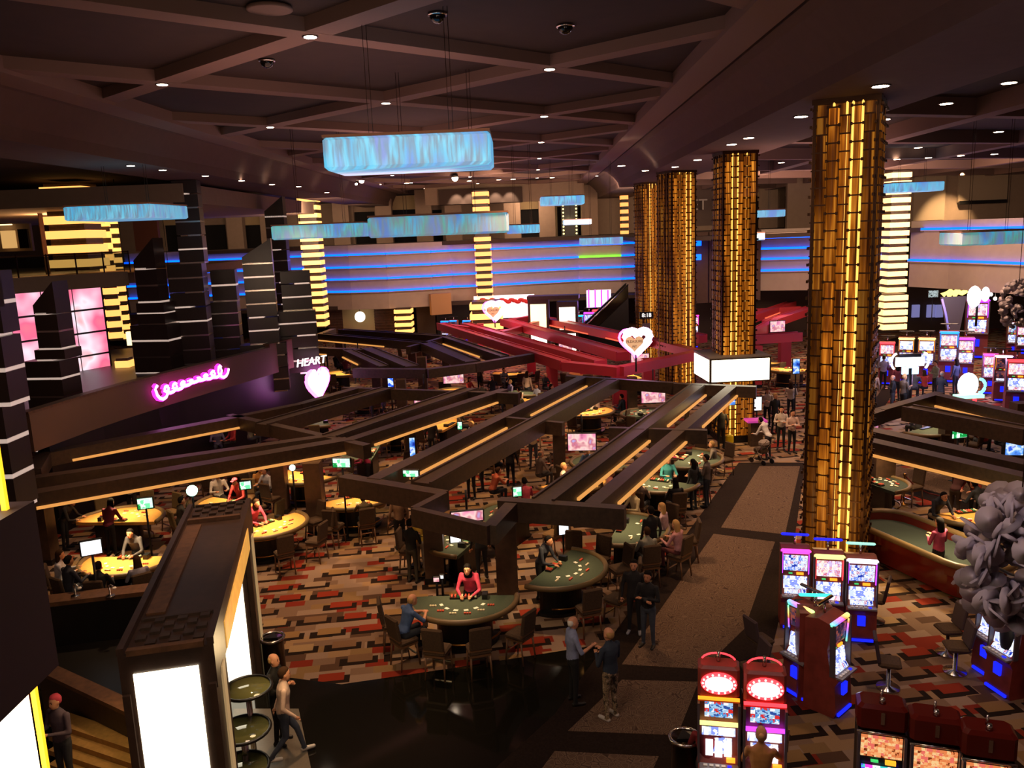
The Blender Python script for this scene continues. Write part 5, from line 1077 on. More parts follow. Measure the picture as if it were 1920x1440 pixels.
for i, (px, py, a, w_) in enumerate(fars):
    card_table(px, py, R(a), [M_FELTY, M_FELTG][i % 2], 'distant card table ' + w_, [(-40, 0, 'left'), (10, 0, 'middle'), (55, 0, 'right')], 1.15, dg='distant table ' + w_, lampe=26, chips=False)

mids = [(742, 800, 40, 'right of the magenta dealer'), (838, 795, -20, 'behind the long left beam'), (905, 828, 60, 'below the first long amber strip'), (1000, 748, 100, 'behind the central post'), (1128, 868, 40, 'right of the big television'), (1075, 905, 120, 'below the big television'), (600, 790, 20, 'under the rear left beams'), (958, 700, 70, 'beyond the dark crowd')]
for i, (px, py, a, w_) in enumerate(mids):
    card_table(px, py, R(a), [M_FELTG, M_FELTY][i % 2], 'mid floor card table ' + w_, [(-50, 0, 'left'), (-5, 0, 'middle left'), (38, 0, 'middle right'), (75, 0, 'right')], 1.15, dg='mid floor table ' + w_, lampe=14, chips=False, proto=CH_D if i % 3 else CH_G)
crowd([(728, 845), (768, 838), (820, 830), (862, 828), (888, 872), (930, 868), (975, 792), (1030, 790), (1105, 915), (1150, 905), (1060, 950), (1098, 948)], 'among the mid floor tables', 'players among the mid floor tables', seatp=.75)
# ------------------------------------------------------------------ screens and monitors
FACE = pattern_mat('pink_face_picture', (2.2, 0), [(.30, '#7a3050'), (.42, '#f08ab0'), (.52, '#f8d0c8'), (.60, '#c86a80'), (.70, '#a8c0ff')], 1.15, 1.0, 'soft')
GREENS = pattern_mat('green_table_display', (8, 7), [(0, '#109040'), (.35, '#70e0a0'), (.55, '#f0fff0'), (.75, '#d0f0e0')], 1.3, 2); BLUES = pattern_mat('blue_news_picture', (5, 0), [(.3, '#0820c0'), (.45, '#3070ff'), (.55, '#e0f0ff'), (.7, '#90a0ff')], 1.3, 3, 'soft')
WHITES = mat('white_display', '#ffffff', emit=(.9, .97, 1), es=1.2); GLOWB = pattern_mat('pale_blue_ad', (4, 0), [(.3, '#1030a0'), (.5, '#60a0ff'), (.6, '#e0f0ff'), (.7, '#3060e0')], 1.2, 4, 'soft'); REDGR = pattern_mat('red_green_board', (12, 9), [(0, '#c03020'), (.35, '#f0c090'), (.55, '#40c060'), (.8, '#ffffff')], 1.2, 9)
def screen(px, py, Y, wpx, hpx, m, label, rz=0, stand='ceiling', name='television', tilt=0):
    p = D(px, py, Y); k = Y / FPX * 1.0; w, h = wpx * k, hpx * k * .99
    e = empty(name, p, R(rz), label, 'screen')
    q = MB(); q.rbox(0, .04, 0, w + .07, .07, h + .07, .02); q.build('bezel', M_DARK, e); MB().box(0, -.003, 0, w, .012, h).build('display', m, e)
    if stand == 'pole': MB().cyl((0, .06, -p.z + .0), (0, .06, -h / 2), .03, n=8).build('pole', M_DARK, e); MB().box(0, .06, -p.z + .02, .3, .3, .03).build('foot', M_DARK, e)
    elif stand == 'arm': MB().box(0, .1, h / 2 + .1, .06, .06, .3).build('bracket', M_DARK, e)
    else: MB().cyl((0, .06, h / 2), (0, .06, max(h / 2 + .06, ZT - p.z)), .03, n=8).build('hanger', M_DARK, e)
    return e
for a in [(1091, 829, 27.5, 53, 33, FACE, 'television with a pink face picture hung in the middle of the central pergola', -5), (1225, 742, 36, 45, 27, FACE, 'television with a pink face picture at the far end of the central pergola', 0), (796, 746, 37, 40, 22, FACE, 'television with a pink face picture over the left pergola end', 0),
          (850, 706, 43, 38, 26, FACE, 'television with a face picture below the middle pergola', 0), (672, 669, 50, 24, 16, FACE, 'small television with a pink picture at the left of the middle pergola', 5), (1200, 671, 44, 34, 15, FACE, 'television with a pink picture under the red pergola corner', 4), (1060, 650, 54, 24, 12, FACE, 'small television with a pink picture inside the red pergola', 4),
          (1458, 612, 50, 29, 20, FACE, 'television with a face picture in the right red pergola', 8), (1358, 748, 32, 42, 24, GLOWB, 'blue glowing sign screen below the white light box', 0), (876, 968, 19.6, 62, 20, FACE, 'pink and blue television inside the nose of the central pergola', 8), (1628, 797, 30, 36, 16, FACE, 'pink television at the left end of the right dark pergola', -20)]:
    screen(*a)
for a in [(272, 944, 23, 27, 21, GREENS, 'green and white display on a pole behind the golden tables on the left', 15), (171, 1027, 18.6, 36, 28, WHITES, 'big white tilted display above the lower left golden table', 25), (460, 910, 23.5, 20, 15, GREENS, 'small green and white display beside the white capped player', 15), (854, 1007, 20.9, 20, 25, WHITES, 'white display between the two front posts', 8),
          (1057, 990, 21.0, 19, 26, WHITES, 'white display behind the man dealer in the dark suit', 15), (943, 1062, 19.3, 22, 28, BLUES, 'blue and white television on the right front post', -25), (970, 922, 24, 16, 18, GREENS, 'small green display under the central pergola', 12), (1800, 805, 27, 34, 34, GREENS, 'bright white and green board in the right pergola', 15), (1818, 802, 27.2, 18, 22, REDGR, 'red and white board beside the bright green one', 15),
          (1903, 832, 26, 32, 46, GLOWB, 'tall pale blue advertising screen at the right edge', -10), (773, 838, 28, 10, 36, GLOWB, 'narrow vertical blue screen under the left beams', 10), (732, 712, 40, 10, 28, BLUES, 'narrow vertical screen below the middle pergola', 0), (862, 798, 31, 8, 14, GREENS, 'tiny yellow green display under the long beam', 0), (640, 868, 23.8, 34, 17, GREENS, 'wide green table sign right of the left pergola posts', -8),
          (770, 888, 21.6, 30, 12, GREENS, 'wide green table sign seen below the amber strip', -10), (1420, 757, 34.5, 16, 26, WHITES, 'white notice board among the hostesses', 0, 'pole', 'notice_board'), (300, 688, 38, 42, 24, pattern_mat('grey_sport_picture', (6, 0), [(.35, '#101414'), (.5, '#c0d0d0'), (.65, '#304040')], 1.0, 5, 'soft'), 'television with a grey picture inside the lounge', 0),
          (828, 1082, 19.4, 7, 6, WHITES, 'tiny white card reader display on the left post', 0), (818, 1087, 19.3, 11, 8, FACE, 'tiny pink card reader display by the left post', 0), (1493, 687, 36, 12, 28, GLOWB, 'vertical blue white display right of the tall red post', 0), (1750, 551, 56, 18, 13, pattern_mat('grey_sport_picture', (6, 0), [], 1), 'television high on the back right wall', 0), (1110, 690, 42, 7, 9, GREENS, 'small green display in the crowd', 0), (1128, 688, 44, 9, 9, WHITES, 'small white display under the red beams', 0)]:
    screen(*a[:8], *(a[8:] or ('pole',)))
for px, py, Y, lab in [(360, 920, 24, 'dome shaped green and white glowing lamp on the left pit'), (548, 877, 25, 'smaller dome shaped glowing lamp by the left pergola post')]:
    p = D(px, py, Y); e = empty('dome_table_lamp', (p.x, p.y, 0), 0, lab, 'lamp'); q = MB(); q.ell((0, 0, p.z), (.17 if px < 500 else .1,) * 3, 12, 8); q.build('shade', mat('mint_glow', '#d0ffe0', emit=(.55, 1, .8), es=2), e); MB().cyl((0, 0, 0), (0, 0, p.z), .03).build('pole', M_DARK, e)

# ------------------------------------------------------------------ silk box pendants
M_SILKT = mat('pendant_rim', '#a87860', .7)
PEND = [(603, 923, 253, 312, 16.0, 1.7, .95, 'largest blue silk box pendant, nearest and highest, hung mid hall', -2), (688, 955, 402, 440, 22.5, 1.3, .62, 'long pale blue and green silk pendant in front of the left row', -2), (118, 288, 384, 410, 28.0, 3.0, .75, 'blue silk pendant on the left in front of the amber columns', -5),
        (507, 684, 420, 446, 33, 1.6, .75, 'blue silk pendant hung left of the long pale one', -2), (950, 1013, 421, 437, 40, 1.6, .95, 'bright cyan pendant peeping out right of the long pale one', -2), (1014, 1097, 367, 383, 52, 2.0, .95, 'cyan pendant in front of the far doorways', -2),
        (1058, 1110, 411, 421, 62, 2.0, .9, 'smallest cyan pendant under the one before the doorways', -2), (1091, 1169, 445, 458, 50, 2.0, .8, 'cyan pendant just left of the far gold columns', -2), (1382, 1473, 394, 407, 44, 1.6, .9, 'upper cyan pendant between the two large gold columns', -2),
        (1380, 1435, 437, 451, 50, 2.0, .7, 'lower pale cyan pendant between the two large gold columns', -2), (1675, 1771, 341, 358, 42, 1.5, .9, 'cyan pendant in front of the bright striped column on the right', -2), (1804, 1945, 433, 458, 28, 1.5, .62, 'pale blue green pendant cut by the right edge', -2)]
for i, (x0, x1, y0, y1, Y, dep, br, lab, rz) in enumerate(PEND):
    a, b = D(x0, (y0 + y1) / 2 - (y1 - y0) / 2, Y), D(x1, y1, Y); cz = (D(x0, y0, Y).z + D(x1, y0 - 0, Y).z) / 2; w = b.x - a.x
    zt = (D(x0, y0, Y).z + D(x1, y0 - (6 if i == 0 else 0), Y).z) / 2; h = (y1 - y0 + abs(x1 - x0) * .0) / FPX * Y
    e = empty('silk_box_pendant', ((a.x + b.x) / 2, Y + dep / 2, zt - h / 2), R(rz) * .5, lab, 'pendant light')
    MB().rbox(0, 0, 0, w, dep, h, min(.07, h * .1)).build('silk_shade', pendant_mat(i, br), e)
    q = MB()
    for sy in (-1, 1): q.box(0, sy * (dep / 2 - .01), h / 2 + .01, w * .97, .05, .05)
    for sx in (-1, 1): q.box(sx * (w / 2 - .03), 0, h / 2 + .01, .05, dep, .05)
    q.build('rim', M_SILKT, e)
    for sx in (-.25, .25):
        for dx in (-.04, .04): MB().cyl((sx * w + dx, 0, h / 2), (sx * w + dx, 0, 13.3 - (zt - h / 2)), .006 if i < 2 else .008, n=4).build('hanging_wire', M_BRONZE, e)
for px, py, pw, ph, Y, lab in [(1633, 405, 18, 26, 50, 'small white lit box right of the biggest gold column'), (1637, 421, 14, 8, 50, 'tiny pale blue lit box below the small white one'), (1661, 352, 22, 16, 50, 'small hot white box left of the bright striped column'), (325, 623, 24, 24, 46, 'square cream lit sign between the dark towers'), (244, 635, 14, 26, 42, 'small yellow lit panel beside the video wall')]:
    p = D(px, py, Y); k = Y / FPX; e = empty('lit_box', p, 0, lab, 'light box'); MB().box(0, .1, 0, pw * k, .2, ph * k).build('light_panel', M_WHITEP if px > 700 else M_CREAMP, e); MB().box(0, .24, 0, pw * k * 1.15, .1, ph * k * 1.15).build('frame', M_BRONZE, e); MB().cyl((0, .3, ph * k / 2), (0, .3, 12.4 - p.z), .02, n=4).build('hanger', M_DARK, e)

# ------------------------------------------------------------------ lounge with dark stacked towers
M_TOWER = mat('dark_tower_stone', '#31241f', .3, grain=.15, gs=2); M_TOWER2 = mat('brown_tower_side', '#57443a', .5); M_LOUNGE = mat('lounge_fascia', '#6e5040', .7)
lounge = empty('lounge_platform', (0, 0, 0), 0, 'curved brown lounge fascia carrying the pink neon script on the left', 'lounge')
lp = [(60, 812, 24.5), (170, 790, 27.2), (240, 783, 29), (320, 771, 31.2), (400, 754, 33.6), (460, 738, 35.6), (512, 716, 37.6), (548, 706, 39.2), (585, 690, 41)]
LP = [D(x, y, Y) for x, y, Y in lp]
for i in range(len(LP) - 1):
    a, b = LP[i], LP[i + 1]; wallq(MB(), (a.x, a.y), (b.x, b.y), 2.95, 4.15 if i < 6 else 4.3, .25).build('fascia_panel', M_LOUNGE, lounge)
    wallq(MB(), (a.x, a.y - .03), (b.x, b.y - .03), 4.12 if i < 6 else 4.27, 4.2 if i < 6 else 4.35, .35).build('cap_rail', M_WOOD2, lounge)
    wallq(MB(), (a.x, a.y + .8), (b.x, b.y + .8), 0, 2.95, .2).build('base_wall', M_DARK, lounge)
q = MB(); q.prism([(p.x, p.y + .3) for p in LP] + [(-20, 46), (-34, 40), (-30, 26)], 3.3, 3.45); q.build('deck', M_DARK, lounge)
# neon script drawn as one bent tube with a bright halo backing
p0, p1 = D(298, 776, 30.4), D(425, 748, 34.4); d = (p1 - p0); p0.z = 3.28; rzn = math.atan2(d.y, d.x); Ls = math.hypot(d.x, d.y)
e = empty('neon_script_sign', (p0.x + .1, p0.y - .12, 3.3), rzn, 'glowing pink white neon script on the curved lounge fascia', 'sign')
pts = []
for i in range(90):
    t = i / 89; x_ = t * Ls; amp = .10 + .05 * math.sin(t * 9) + (.17 if t < .1 else .12 if t > .88 else 0); pts.append((x_ - .22 * math.sin(i * .62), 0, .30 + .12 * t + amp * math.cos(i * .62)))
q = MB(); q.tube(pts, .07, 6); q.build('script_tube', mat('hot_pink_neon', '#ff80ff', emit=(1, .45, .95), es=4), e)
q = MB(); q.tube([(x_, .05, z_) for x_, _, z_ in pts], .11, 6); q.build('glow_tube', mat('pink_halo', '#ff20e0', emit=(1, .04, .8), es=1.6), e)
mp = (D(360, 760, 32.3)); lamp('AREA', (mp.x + .3, mp.y - 1.2, 3.4), 9, (1, .05, .8), 2.6, (mp.x, mp.y, 3.5))
p = D(584, 688, 38.4); e = empty('lounge_letters', (p.x, p.y, p.z), R(46), 'small white lettering HEART at the corner of the lounge fascia', 'sign'); text('HEART', .52, M_LETW, e, (0, 0, .25), ext=.03, shear=.2); text('BAR', .42, M_LETW, e, (.35, 0, -.3), ext=.03, shear=.2)
def heart_pts(s, n=28):
    out = []
    for i in range(n):
        t = 2 * math.pi * i / n; out.append((s * .0625 * 16 * math.sin(t) ** 3, s * .0625 * (13 * math.cos(t) - 5 * math.cos(2 * t) - 2 * math.cos(3 * t) - math.cos(4 * t))))
    return out
def heart_sign(px, py, Y, w, label, rz=0, txt=True, flip=0.0):
    p = D(px, py, Y); e = empty('heart_sign', p, rz, label, 'sign'); hp = heart_pts(w / 2 * 1.05)
    q = MB(); q.tube([(x_ + .08 * w, .0, z_ + .05 * w) for x_, z_ in heart_pts(w / 2 * .92)], .16 * w, 8, True); q.build('neon_ring', M_WNEON, e)
    q = MB(); q.tube([(x_, .1, z_) for x_, z_ in heart_pts(w / 2 * 1.25)], .05 * w, 6, True); q.build('pink_ring', M_PINK, e)
    hp = heart_pts(w / 2 * .70); n = len(hp); q = MB(); q.add([(x_ - .08 * w, y_, z_ - .04 * w) for y_ in (-.22 * w, -.16 * w) for x_, z_ in hp], [tuple(range(n)), tuple(range(2 * n - 1, n - 1, -1))] + [(i, (i + 1) % n, (i + 1) % n + n, i + n) for i in range(n)])
    f = q.build('heart_face', mat('peach_face', '#e8b088', emit=(.62, .35, .18), es=1), e)
    if txt:
        dk = mat('dark_lettering', '#5a3020', .7)
        for tx, sz, zz in (('THE', .10, .20), ('PLEASURE', .145, .04), ('PIT', .13, -.16)): text(tx, sz * w, dk, e, (-.08 * w, -.235 * w, zz * w - .02), ext=.004)
    MB().cyl((0, 0, -p.z + 2.6), (0, 0, -w * .5), .04).build('stand', M_DARK, e)
    return e
heart_sign(1192, 640, 36.5, 1.15, 'large pink neon heart sign reading THE PLEASURE PIT on the red pergola corner')
heart_sign(927, 582, 56, 1.25, 'farther pink neon heart sign at the far left end of the red pergola')
heart_sign(1382, 601, 47, 1.1, 'pink neon heart sign half hidden by the second gold column')
p = D(596, 718, 39); e = empty('heart_light', p, R(66), 'bright pink white glowing heart shape seen edge on at the lounge corner', 'sign'); q = MB(); hp = heart_pts(.78); n = len(hp); q.add([(x_ * 1.0, y_, z_) for y_ in (-.1, .1) for x_, z_ in hp], [tuple(range(n)), tuple(range(2 * n - 1, n - 1, -1))] + [(i, (i + 1) % n, (i + 1) % n + n, i + n) for i in range(n)]); q.build('glowing_face', M_WNEON, e)
q = MB(); q.tube([(x_ * 1.1, 0, z_ * 1.1) for x_, z_ in hp], .09, 6, True); q.build('pink_ring', M_PINK, e); MB().cyl((0, 0, -p.z), (0, 0, -.8), .05).build('stand', M_DARK, e)

def tower(segs, Y, rz, label, dep=1.2, lit=0, top_slant=0.0, bands=None):
    """segs from the bottom up: (px centre, y bottom, y top, width px)"""
    k = Y / FPX; base = D(segs[0][0], segs[0][1], Y); e = empty('stacked_tower', (base.x, base.y + dep / 2, base.z), R(rz), label, 'tower'); n = 0
    for cx, yb, yt, wp in segs:
        a, b = D(cx, yb, Y), D(cx, yt, Y); w = wp * k; nb = max(1, round((b.z - a.z) / (.62 if Y > 20 else .75))); st = (b.z - a.z) / nb
        for i in range(nb):
            z0 = a.z - base.z + i * st; last = (i == nb - 1 and (cx, yb, yt, wp) == segs[-1])
            dd = dep * (w / (segs[0][3] * k)) ** .5
            q = MB()
            if last and top_slant: q.hexa([(a.x - base.x - w / 2, -dd / 2, z0), (a.x - base.x + w / 2, -dd / 2, z0), (a.x - base.x + w / 2, dd / 2, z0), (a.x - base.x - w / 2, dd / 2, z0), (a.x - base.x - w / 2, -dd / 2, z0 + st * .5), (a.x - base.x + w / 2, -dd / 2, z0 + st * (1 + top_slant)), (a.x - base.x + w / 2, dd / 2, z0 + st * (1 + top_slant)), (a.x - base.x - w / 2, dd / 2, z0 + st * .5)])
            else: q.box(a.x - base.x, 0, z0 + st * .5, w, dd, st * .9)
            q.build('block', M_TOWER, e)
            if i or cx != segs[0][0] or 1:
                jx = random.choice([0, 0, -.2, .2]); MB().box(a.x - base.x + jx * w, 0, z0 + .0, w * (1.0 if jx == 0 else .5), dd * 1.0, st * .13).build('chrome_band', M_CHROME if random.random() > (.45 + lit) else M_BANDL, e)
    return e
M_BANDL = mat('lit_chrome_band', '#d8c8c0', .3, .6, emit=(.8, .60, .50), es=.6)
TW = [([(368, 735, 493, 62), (356, 493, 336, 44)], 37, 8, 'tallest dark stacked tower reaching the soffit, centre of the lounge'), ([(292, 700, 608, 76), (287, 608, 567, 56), (280, 567, 472, 44)], 36, -10, 'dark tower with a slanted top just left of the tallest one'), ([(424, 700, 565, 58), (418, 565, 505, 44)], 40, 10, 'short dark tower between the two taller middle ones'),
      ([(497, 735, 645, 84), (492, 645, 468, 54)], 38, 12, 'dark tower with a peaked top above the end of the neon script'), ([(538, 690, 384, 34)], 48, 5, 'slim distant tower behind the peaked one, touching the ceiling'), ([(562, 700, 582, 68), (554, 582, 507, 54)], 39.5, 14, 'dark tower with pink reflections at the lounge corner by the striped column'),
      ([(104, 845, 675, 76), (98, 675, 655, 62), (95, 655, 555, 46)], 28, -8, 'dark stacked tower standing in front of the pink video wall'), ([(2, 960, 760, 66), (-8, 760, 630, 52), (-16, 630, 505, 36)], 17, 0, 'dark tower with lit bands at the very left edge')]
for sg, Y, rz, lab in TW:
    tower(sg, Y, rz, lab, 1.0 if Y > 20 else .8, .4 if Y < 20 else 0, .8 if ('slanted' in lab or 'peaked' in lab or 'video' in lab) else 0)
# video wall under the left balcony
PK = [pattern_mat('pink_video_%d' % i, (.55, 0), [(.30, '#ff8090'), (.42, '#f06a90'), (.52, '#ffb0c8'), (.62, '#ffe8f4'), (.72, '#f08080')], 1.15, 3.3 + i * 0, 'soft') for i in range(1)]
a, b = D(14, 552, 35.0), D(190, 534, 39.0); zt = (a.z + b.z) / 2
vw = empty('video_wall', (a.x, a.y, zt), math.atan2(b.y - a.y, b.x - a.x), 'large grid of pink video screens below the left balcony', 'screen'); Lw = math.hypot(b.x - a.x, b.y - a.y)
MB().box(Lw / 2, .25, -2.1, Lw + .2, .3, 4.4).build('frame', M_DARK, vw)
cw = Lw / 3; ch = 4.2 / 4
for i in range(3):
    for j in range(4):
        q = MB(); q.box(cw * (i + .5), .06, -ch * (j + .5), cw * .93, .08, ch * .91); q.build('video_panel', PK[0], vw)
for i in (0, 2): q = MB(); q.box(cw * (i + .5), .01, -4.12, cw * .93, .03, .22); q.build('caption_bar', M_DBLUE if False else mat('navy_caption', '#101080', emit=(.03, .03, .35), es=1), vw)
text('AVALANCHE', .2, M_LETW, vw, (cw * 2.4, -.02, -4.12), name='caption')
# left balcony with glass rail, second floor
bl = struct('trim_12', MB().hexa([(-60, 33, 7.25), (b.x + 1.0, 40.3, 7.25), (b.x + 1.0, 60, 7.25), (-60, 60, 7.25), (-60, 33, 7.75), (b.x + 1.0, 40.3, 7.75), (b.x + 1.0, 60, 7.75), (-60, 60, 7.75)]), M_WALL)
q = MB(); c1, c2 = Vector((a.x - 3, a.y - 3.2, 0)), Vector((b.x + 1.3, 39.0, 0)); wallq(q, c1, c2, 7.2, 7.85, 1.2); o = q.build('balcony_edge', M_WALL, bl)
gr = empty('glass_railing', (0, 0, 0), 0, 'glass balcony railing with thin posts on the upper left floor', 'railing')
dv = (c2 - c1).normalized(); Lr = (c2 - c1).length
for i in range(9):
    t = i / 8 * Lr; p = c1 + dv * t; MB().box(p.x, p.y + .3, 8.3, .05, .05, 1.0).build('post', M_BRONZE, gr)
    if i < 8: pa, pb = p, c1 + dv * (t + Lr / 8); wallq(MB(), (pa.x, pa.y + .3), (pb.x, pb.y + .3), 7.9, 8.7, .02).build('glass_panel', M_GLASS, gr)
wallq(MB(), (c1.x, c1.y + .28), (c2.x, c2.y + .28), 8.72, 8.78, .06).build('top_rail', M_BRONZE, gr)
wall_box(-60, 380, 62, 470, 58, M_WALL, 'wall_left'); wl = bpy.data.objects['wall_left']
for x0, x1, y0, y1, m_ in [(0, 30, 433, 465, mat('shop_amber_display', '#c09060', emit=(.8, .45, .15), es=.8)), (32, 55, 430, 465, M_GLASSD), (-20, 20, 418, 422, M_CREAMP)]: wall_box(x0, y0, x1, y1, 57.6, m_, 'shop_window', .2, wl)
struct('trim_13', MB().box(-26, 50, 11.2, 24, 26, .8), M_WALL); lamp('POINT', (-24, 44, 10.2), 400, (1, .6, .25), .4); lamp('POINT', (-20, 38, 6.8), 60, (1, .5, .5), .4)
struct('wall_left_side', MB().box(-44, 45, 6, .4, 80, 13), M_WALLD)
wall_box(66, 372, 88, 520, 42.5, M_REEDS, 'wall_panel_left', .4)
wall_box(240, 345, 300, 470, 70, mat('reddish_wall', '#7a4a38', .8), 'wall_far_left', .4)
wall_box(230, 572, 345, 640, 75, M_WALL, 'wall_left_far', .4)

# ------------------------------------------------------------------ foreground portal with white light panels
ZP = 3.7; FL, FR, BR, BL = G(223, 1226, ZP), G(398, 1212, ZP), G(470, 932, ZP), G(352, 965, ZP)
ax = (((BL + BR) / 2) - ((FL + FR) / 2)); ax.z = 0; Lp = ax.length; rzp = math.atan2(ax.y, ax.x) - math.pi / 2; wv = (FR - FL).length
c0 = (FL + FR) / 2; e = empty('lit_portal', (c0.x, c0.y, 0), rzp, 'big dark portal frame with glowing white end panel, lower left foreground', 'portal')
M_PORT = mat('portal_wood', '#3c2a22', .4, grain=.2, gs=6); w = wv
MB().box(0, Lp / 2, 3.38, w, Lp, .64).build('roof_beam', M_PORT, e)
for nm, y_, dp in (('near', .5, 1.0), ('far', Lp - .45, .9)):
    pl = MB().box(0, y_, 1.53, w * .98, dp, 3.06).build('pillar', M_PORT, e)
    MB().box(-.02 * w, (y_ - dp / 2 - .012) if nm == 'far' else -.02, 1.78 if nm == 'near' else 1.3, w * .68, .02, 3.3 if nm == 'near' else 2.3).build('light_panel', M_WHITEP, pl)
    for sx in (-1, 1):
        MB().box(sx * w * .45, y_ - dp / 2 - .03, 1.6, w * .08, .06, 3.1).build('frame_stile', M_PORT, pl)
        MB().box(sx * (w * .49 + .02), y_, 1.6, .03, dp * .25, 3.1).build('edge_strip', mat('dim_cream_edge', '#c0a070', emit=(.5, .34, .16), es=.5), pl)
    for i in range(6):
        for j in range(5):
            if (i + j) % 2 == 0: continue
            MB().box(-w * .32 + i * w * .128, y_ - .3 + j * .17 + .05, 3.71, w * .11, .14, .06).build('grille_block', M_WOOD, pl)
    MB().box(0, y_ - .5, 3.74, w * .8, .10, .08).build('grille_bar', M_WOOD2, pl); MB().box(0, y_ + .5, 3.72, w * .8, .05, .05).build('grille_bar', M_WOOD, pl)
for sx in (-1, 1): MB().box(sx * w * .47, Lp / 2, 3.75, .09, Lp, .10).build('roof_edge', M_PORT, e)
MB().box(-w * .28, Lp / 2, 3.71, w * .22, Lp * .62, .05).build('roof_plank', M_WOOD2, e)
MB().box(w * .505, Lp / 2, 3.3, .02, Lp * .66, .42).build('side_glow_panel', mat('amber_etched_glass', '#c08030', emit=(.65, .32, .06), es=.9, grain=.4, gs=5), e)
lamp('AREA', (c0.x - .1, c0.y - .4, 1.6), 60, (1, .85, .6), 1.2, (c0.x, c0.y - 4, 1.0)); lamp('POINT', (FR.x + .3, FR.y + 2.5, 2.6), 50, (1, .7, .35), .3)
# near striped column at the left edge
pt, pb = D(64, 939, 4.7), D(107, 1247, 4.7); q1 = G(-2, 977, pt.z); dr = Vector((pt.x - q1.x, pt.y - q1.y, 0)).normalized(); nn = Vector((dr.y, -dr.x, 0))
if nn.y > 0: nn = -nn
e = empty('striped_column_near', (pt.x, pt.y, 0), math.atan2(dr.y, dr.x), 'huge near column at the left edge with a dark band between two glowing panels', 'column'); e.name = 'banded_column'
W_ = 1.5; M_BAND = mat('plum_band', '#4a3438', .6)
MB().box(-W_ / 2, W_ / 2, (pt.z + pb.z) / 2, W_, W_, pt.z - pb.z).build('dark_band', M_BAND, e)
for z0, z1 in ((pt.z, pt.z + 1.15), (pb.z - 2.0, pb.z)):
    MB().box(-W_ / 2 - .05, W_ / 2, (z0 + z1) / 2, W_ - .22, W_ - .22, z1 - z0).build('light_panel', M_WHITEP, e)
    MB().box(-.15, .08, (z0 + z1) / 2, .03, .03, z1 - z0).build('edge_strip', mat('yellow_edge', '#ffc020', emit=(1, .55, .02), es=1.6), e)
MB().box(-W_ / 2, W_ / 2, pt.z + 1.6, W_, W_, .9).build('dark_band', M_BAND, e); MB().box(-W_ / 2, W_ / 2, (pb.z - 2.0) / 2, W_, W_, pb.z - 2.0).build('plinth', M_BAND, e)
# glass discs beside the portal
for q_, (px, py, z_, r_) in enumerate([(464, 1290, 1.5, .40), (456, 1368, 1.0, .44), (450, 1440, .55, .46)]):
    p = G(px, py, z_); e = empty('glass_disc_table', (p.x, p.y, 0), 0, ['uppermost round glass disc with a black rim beside the portal', 'middle round glass disc with a black rim beside the portal', 'lowest round glass disc cut by the bottom edge'][q_], 'table')
    q = MB(); q.lathe([(r_, z_ - .02), (r_, z_), (.01, z_)], 24); q.build('glass_top', mat('green_glass', '#60603a', .05, spec=.8), e); q = MB(); q.tube([(math.cos(t) * r_, math.sin(t) * r_, z_) for t in np.linspace(0, 2 * math.pi, 25)[:-1]], .028, 6, True); q.build('rim', M_DARK, e)
    MB().cyl((0, 0, 0), (0, 0, z_ - .02), .05 + .01 * q_).build('stem', M_CHROME, e)
floor_poly('trim_14', [(438, 1330), (560, 1330), (585, 1450), (580, 1520), (430, 1520)], mat('grey_stone', '#6a6052', .35, grain=.1), .013, .016)
p = G(490, 1335, 3); lamp('SPOT', (p.x + .3, p.y, 3.2), 130, (1, .85, .6), .2, (p.x + .5, p.y - .2, 0), 80)
for px, py, z_, lab in [(510, 1192, 1.0, 'round waste bin with a triangular opening between the portal and the carpet'), (1284, 1378, 1.0, 'round waste bin with a pale rim on the runner near the bottom edge')]:
    p = G(px, py, z_); e = empty('waste_bin', (p.x, p.y, 0), 0, lab, 'bin'); q = MB(); q.lathe([(.24, 0), (.24, .03), (.22, .04), (.22, .9), (.25, .92)], 18); q.build('body', mat('brushed_bin', '#4a3c2c', .3, .8), e)
    q = MB(); q.tube([(math.cos(t) * .24, math.sin(t) * .24, .96) for t in np.linspace(0, 2 * math.pi, 19)[:-1]], .03, 6, True); q.build('rim', M_CHROME, e); q = MB(); q.prism([(0, .16), (-.15, -.1), (.15, -.1)], .95, 1.0); q.build('lid', M_DARK, e)
# low wall, escalators at the lower left
a, b = G(88, 1132, 1.1), G(290, 1108, 1.1); lw = empty('low_wall', ((a.x + b.x) / 2, (a.y + b.y) / 2, 0), math.atan2(b.y - a.y, b.x - a.x), 'low dark wall with a warm lit wooden ledge behind the portal', 'wall')
L_ = (b - a).length + 1.4; MB().box(0, .3, .5, L_, .6, 1.0).build('body', M_DARK, lw); MB().box(0, .28, 1.05, L_, .5, .1).build('ledge', M_WOOD2, lw)
for px, lab in ((142, 'left of two small chrome lamps on the lit wooden ledge'), (207, 'right of two small chrome lamps on the lit wooden ledge')):
    p = G(px, 1118, 1.1); e = empty('ledge_lamp', p, 0, lab, 'lamp'); MB().lathe([(.10, 0), (.10, .03), (.02, .05), (.02, .2)], 12).build('base', M_CHROME, e); q = MB(); q.tube([(0, 0, .2), (0, -.02, .27), (.06, -.04, .30), (.14, -.05, .24)], .018, 6); q.build('arm', M_CHROME, e); q = MB(); q.ell((.14, -.05, .22), (.05, .05, .03), 8, 5); q.build('head', M_WHITE, e)
floor_poly('trim_15', [(70, 1150), (280, 1128), (230, 1340), (60, 1290)], M_DARK, .012, .03)
es = empty('escalator', (0, 0, 0), 0, 'escalator with a wood lit handrail wall and golden steps at the lower left', 'escalator')
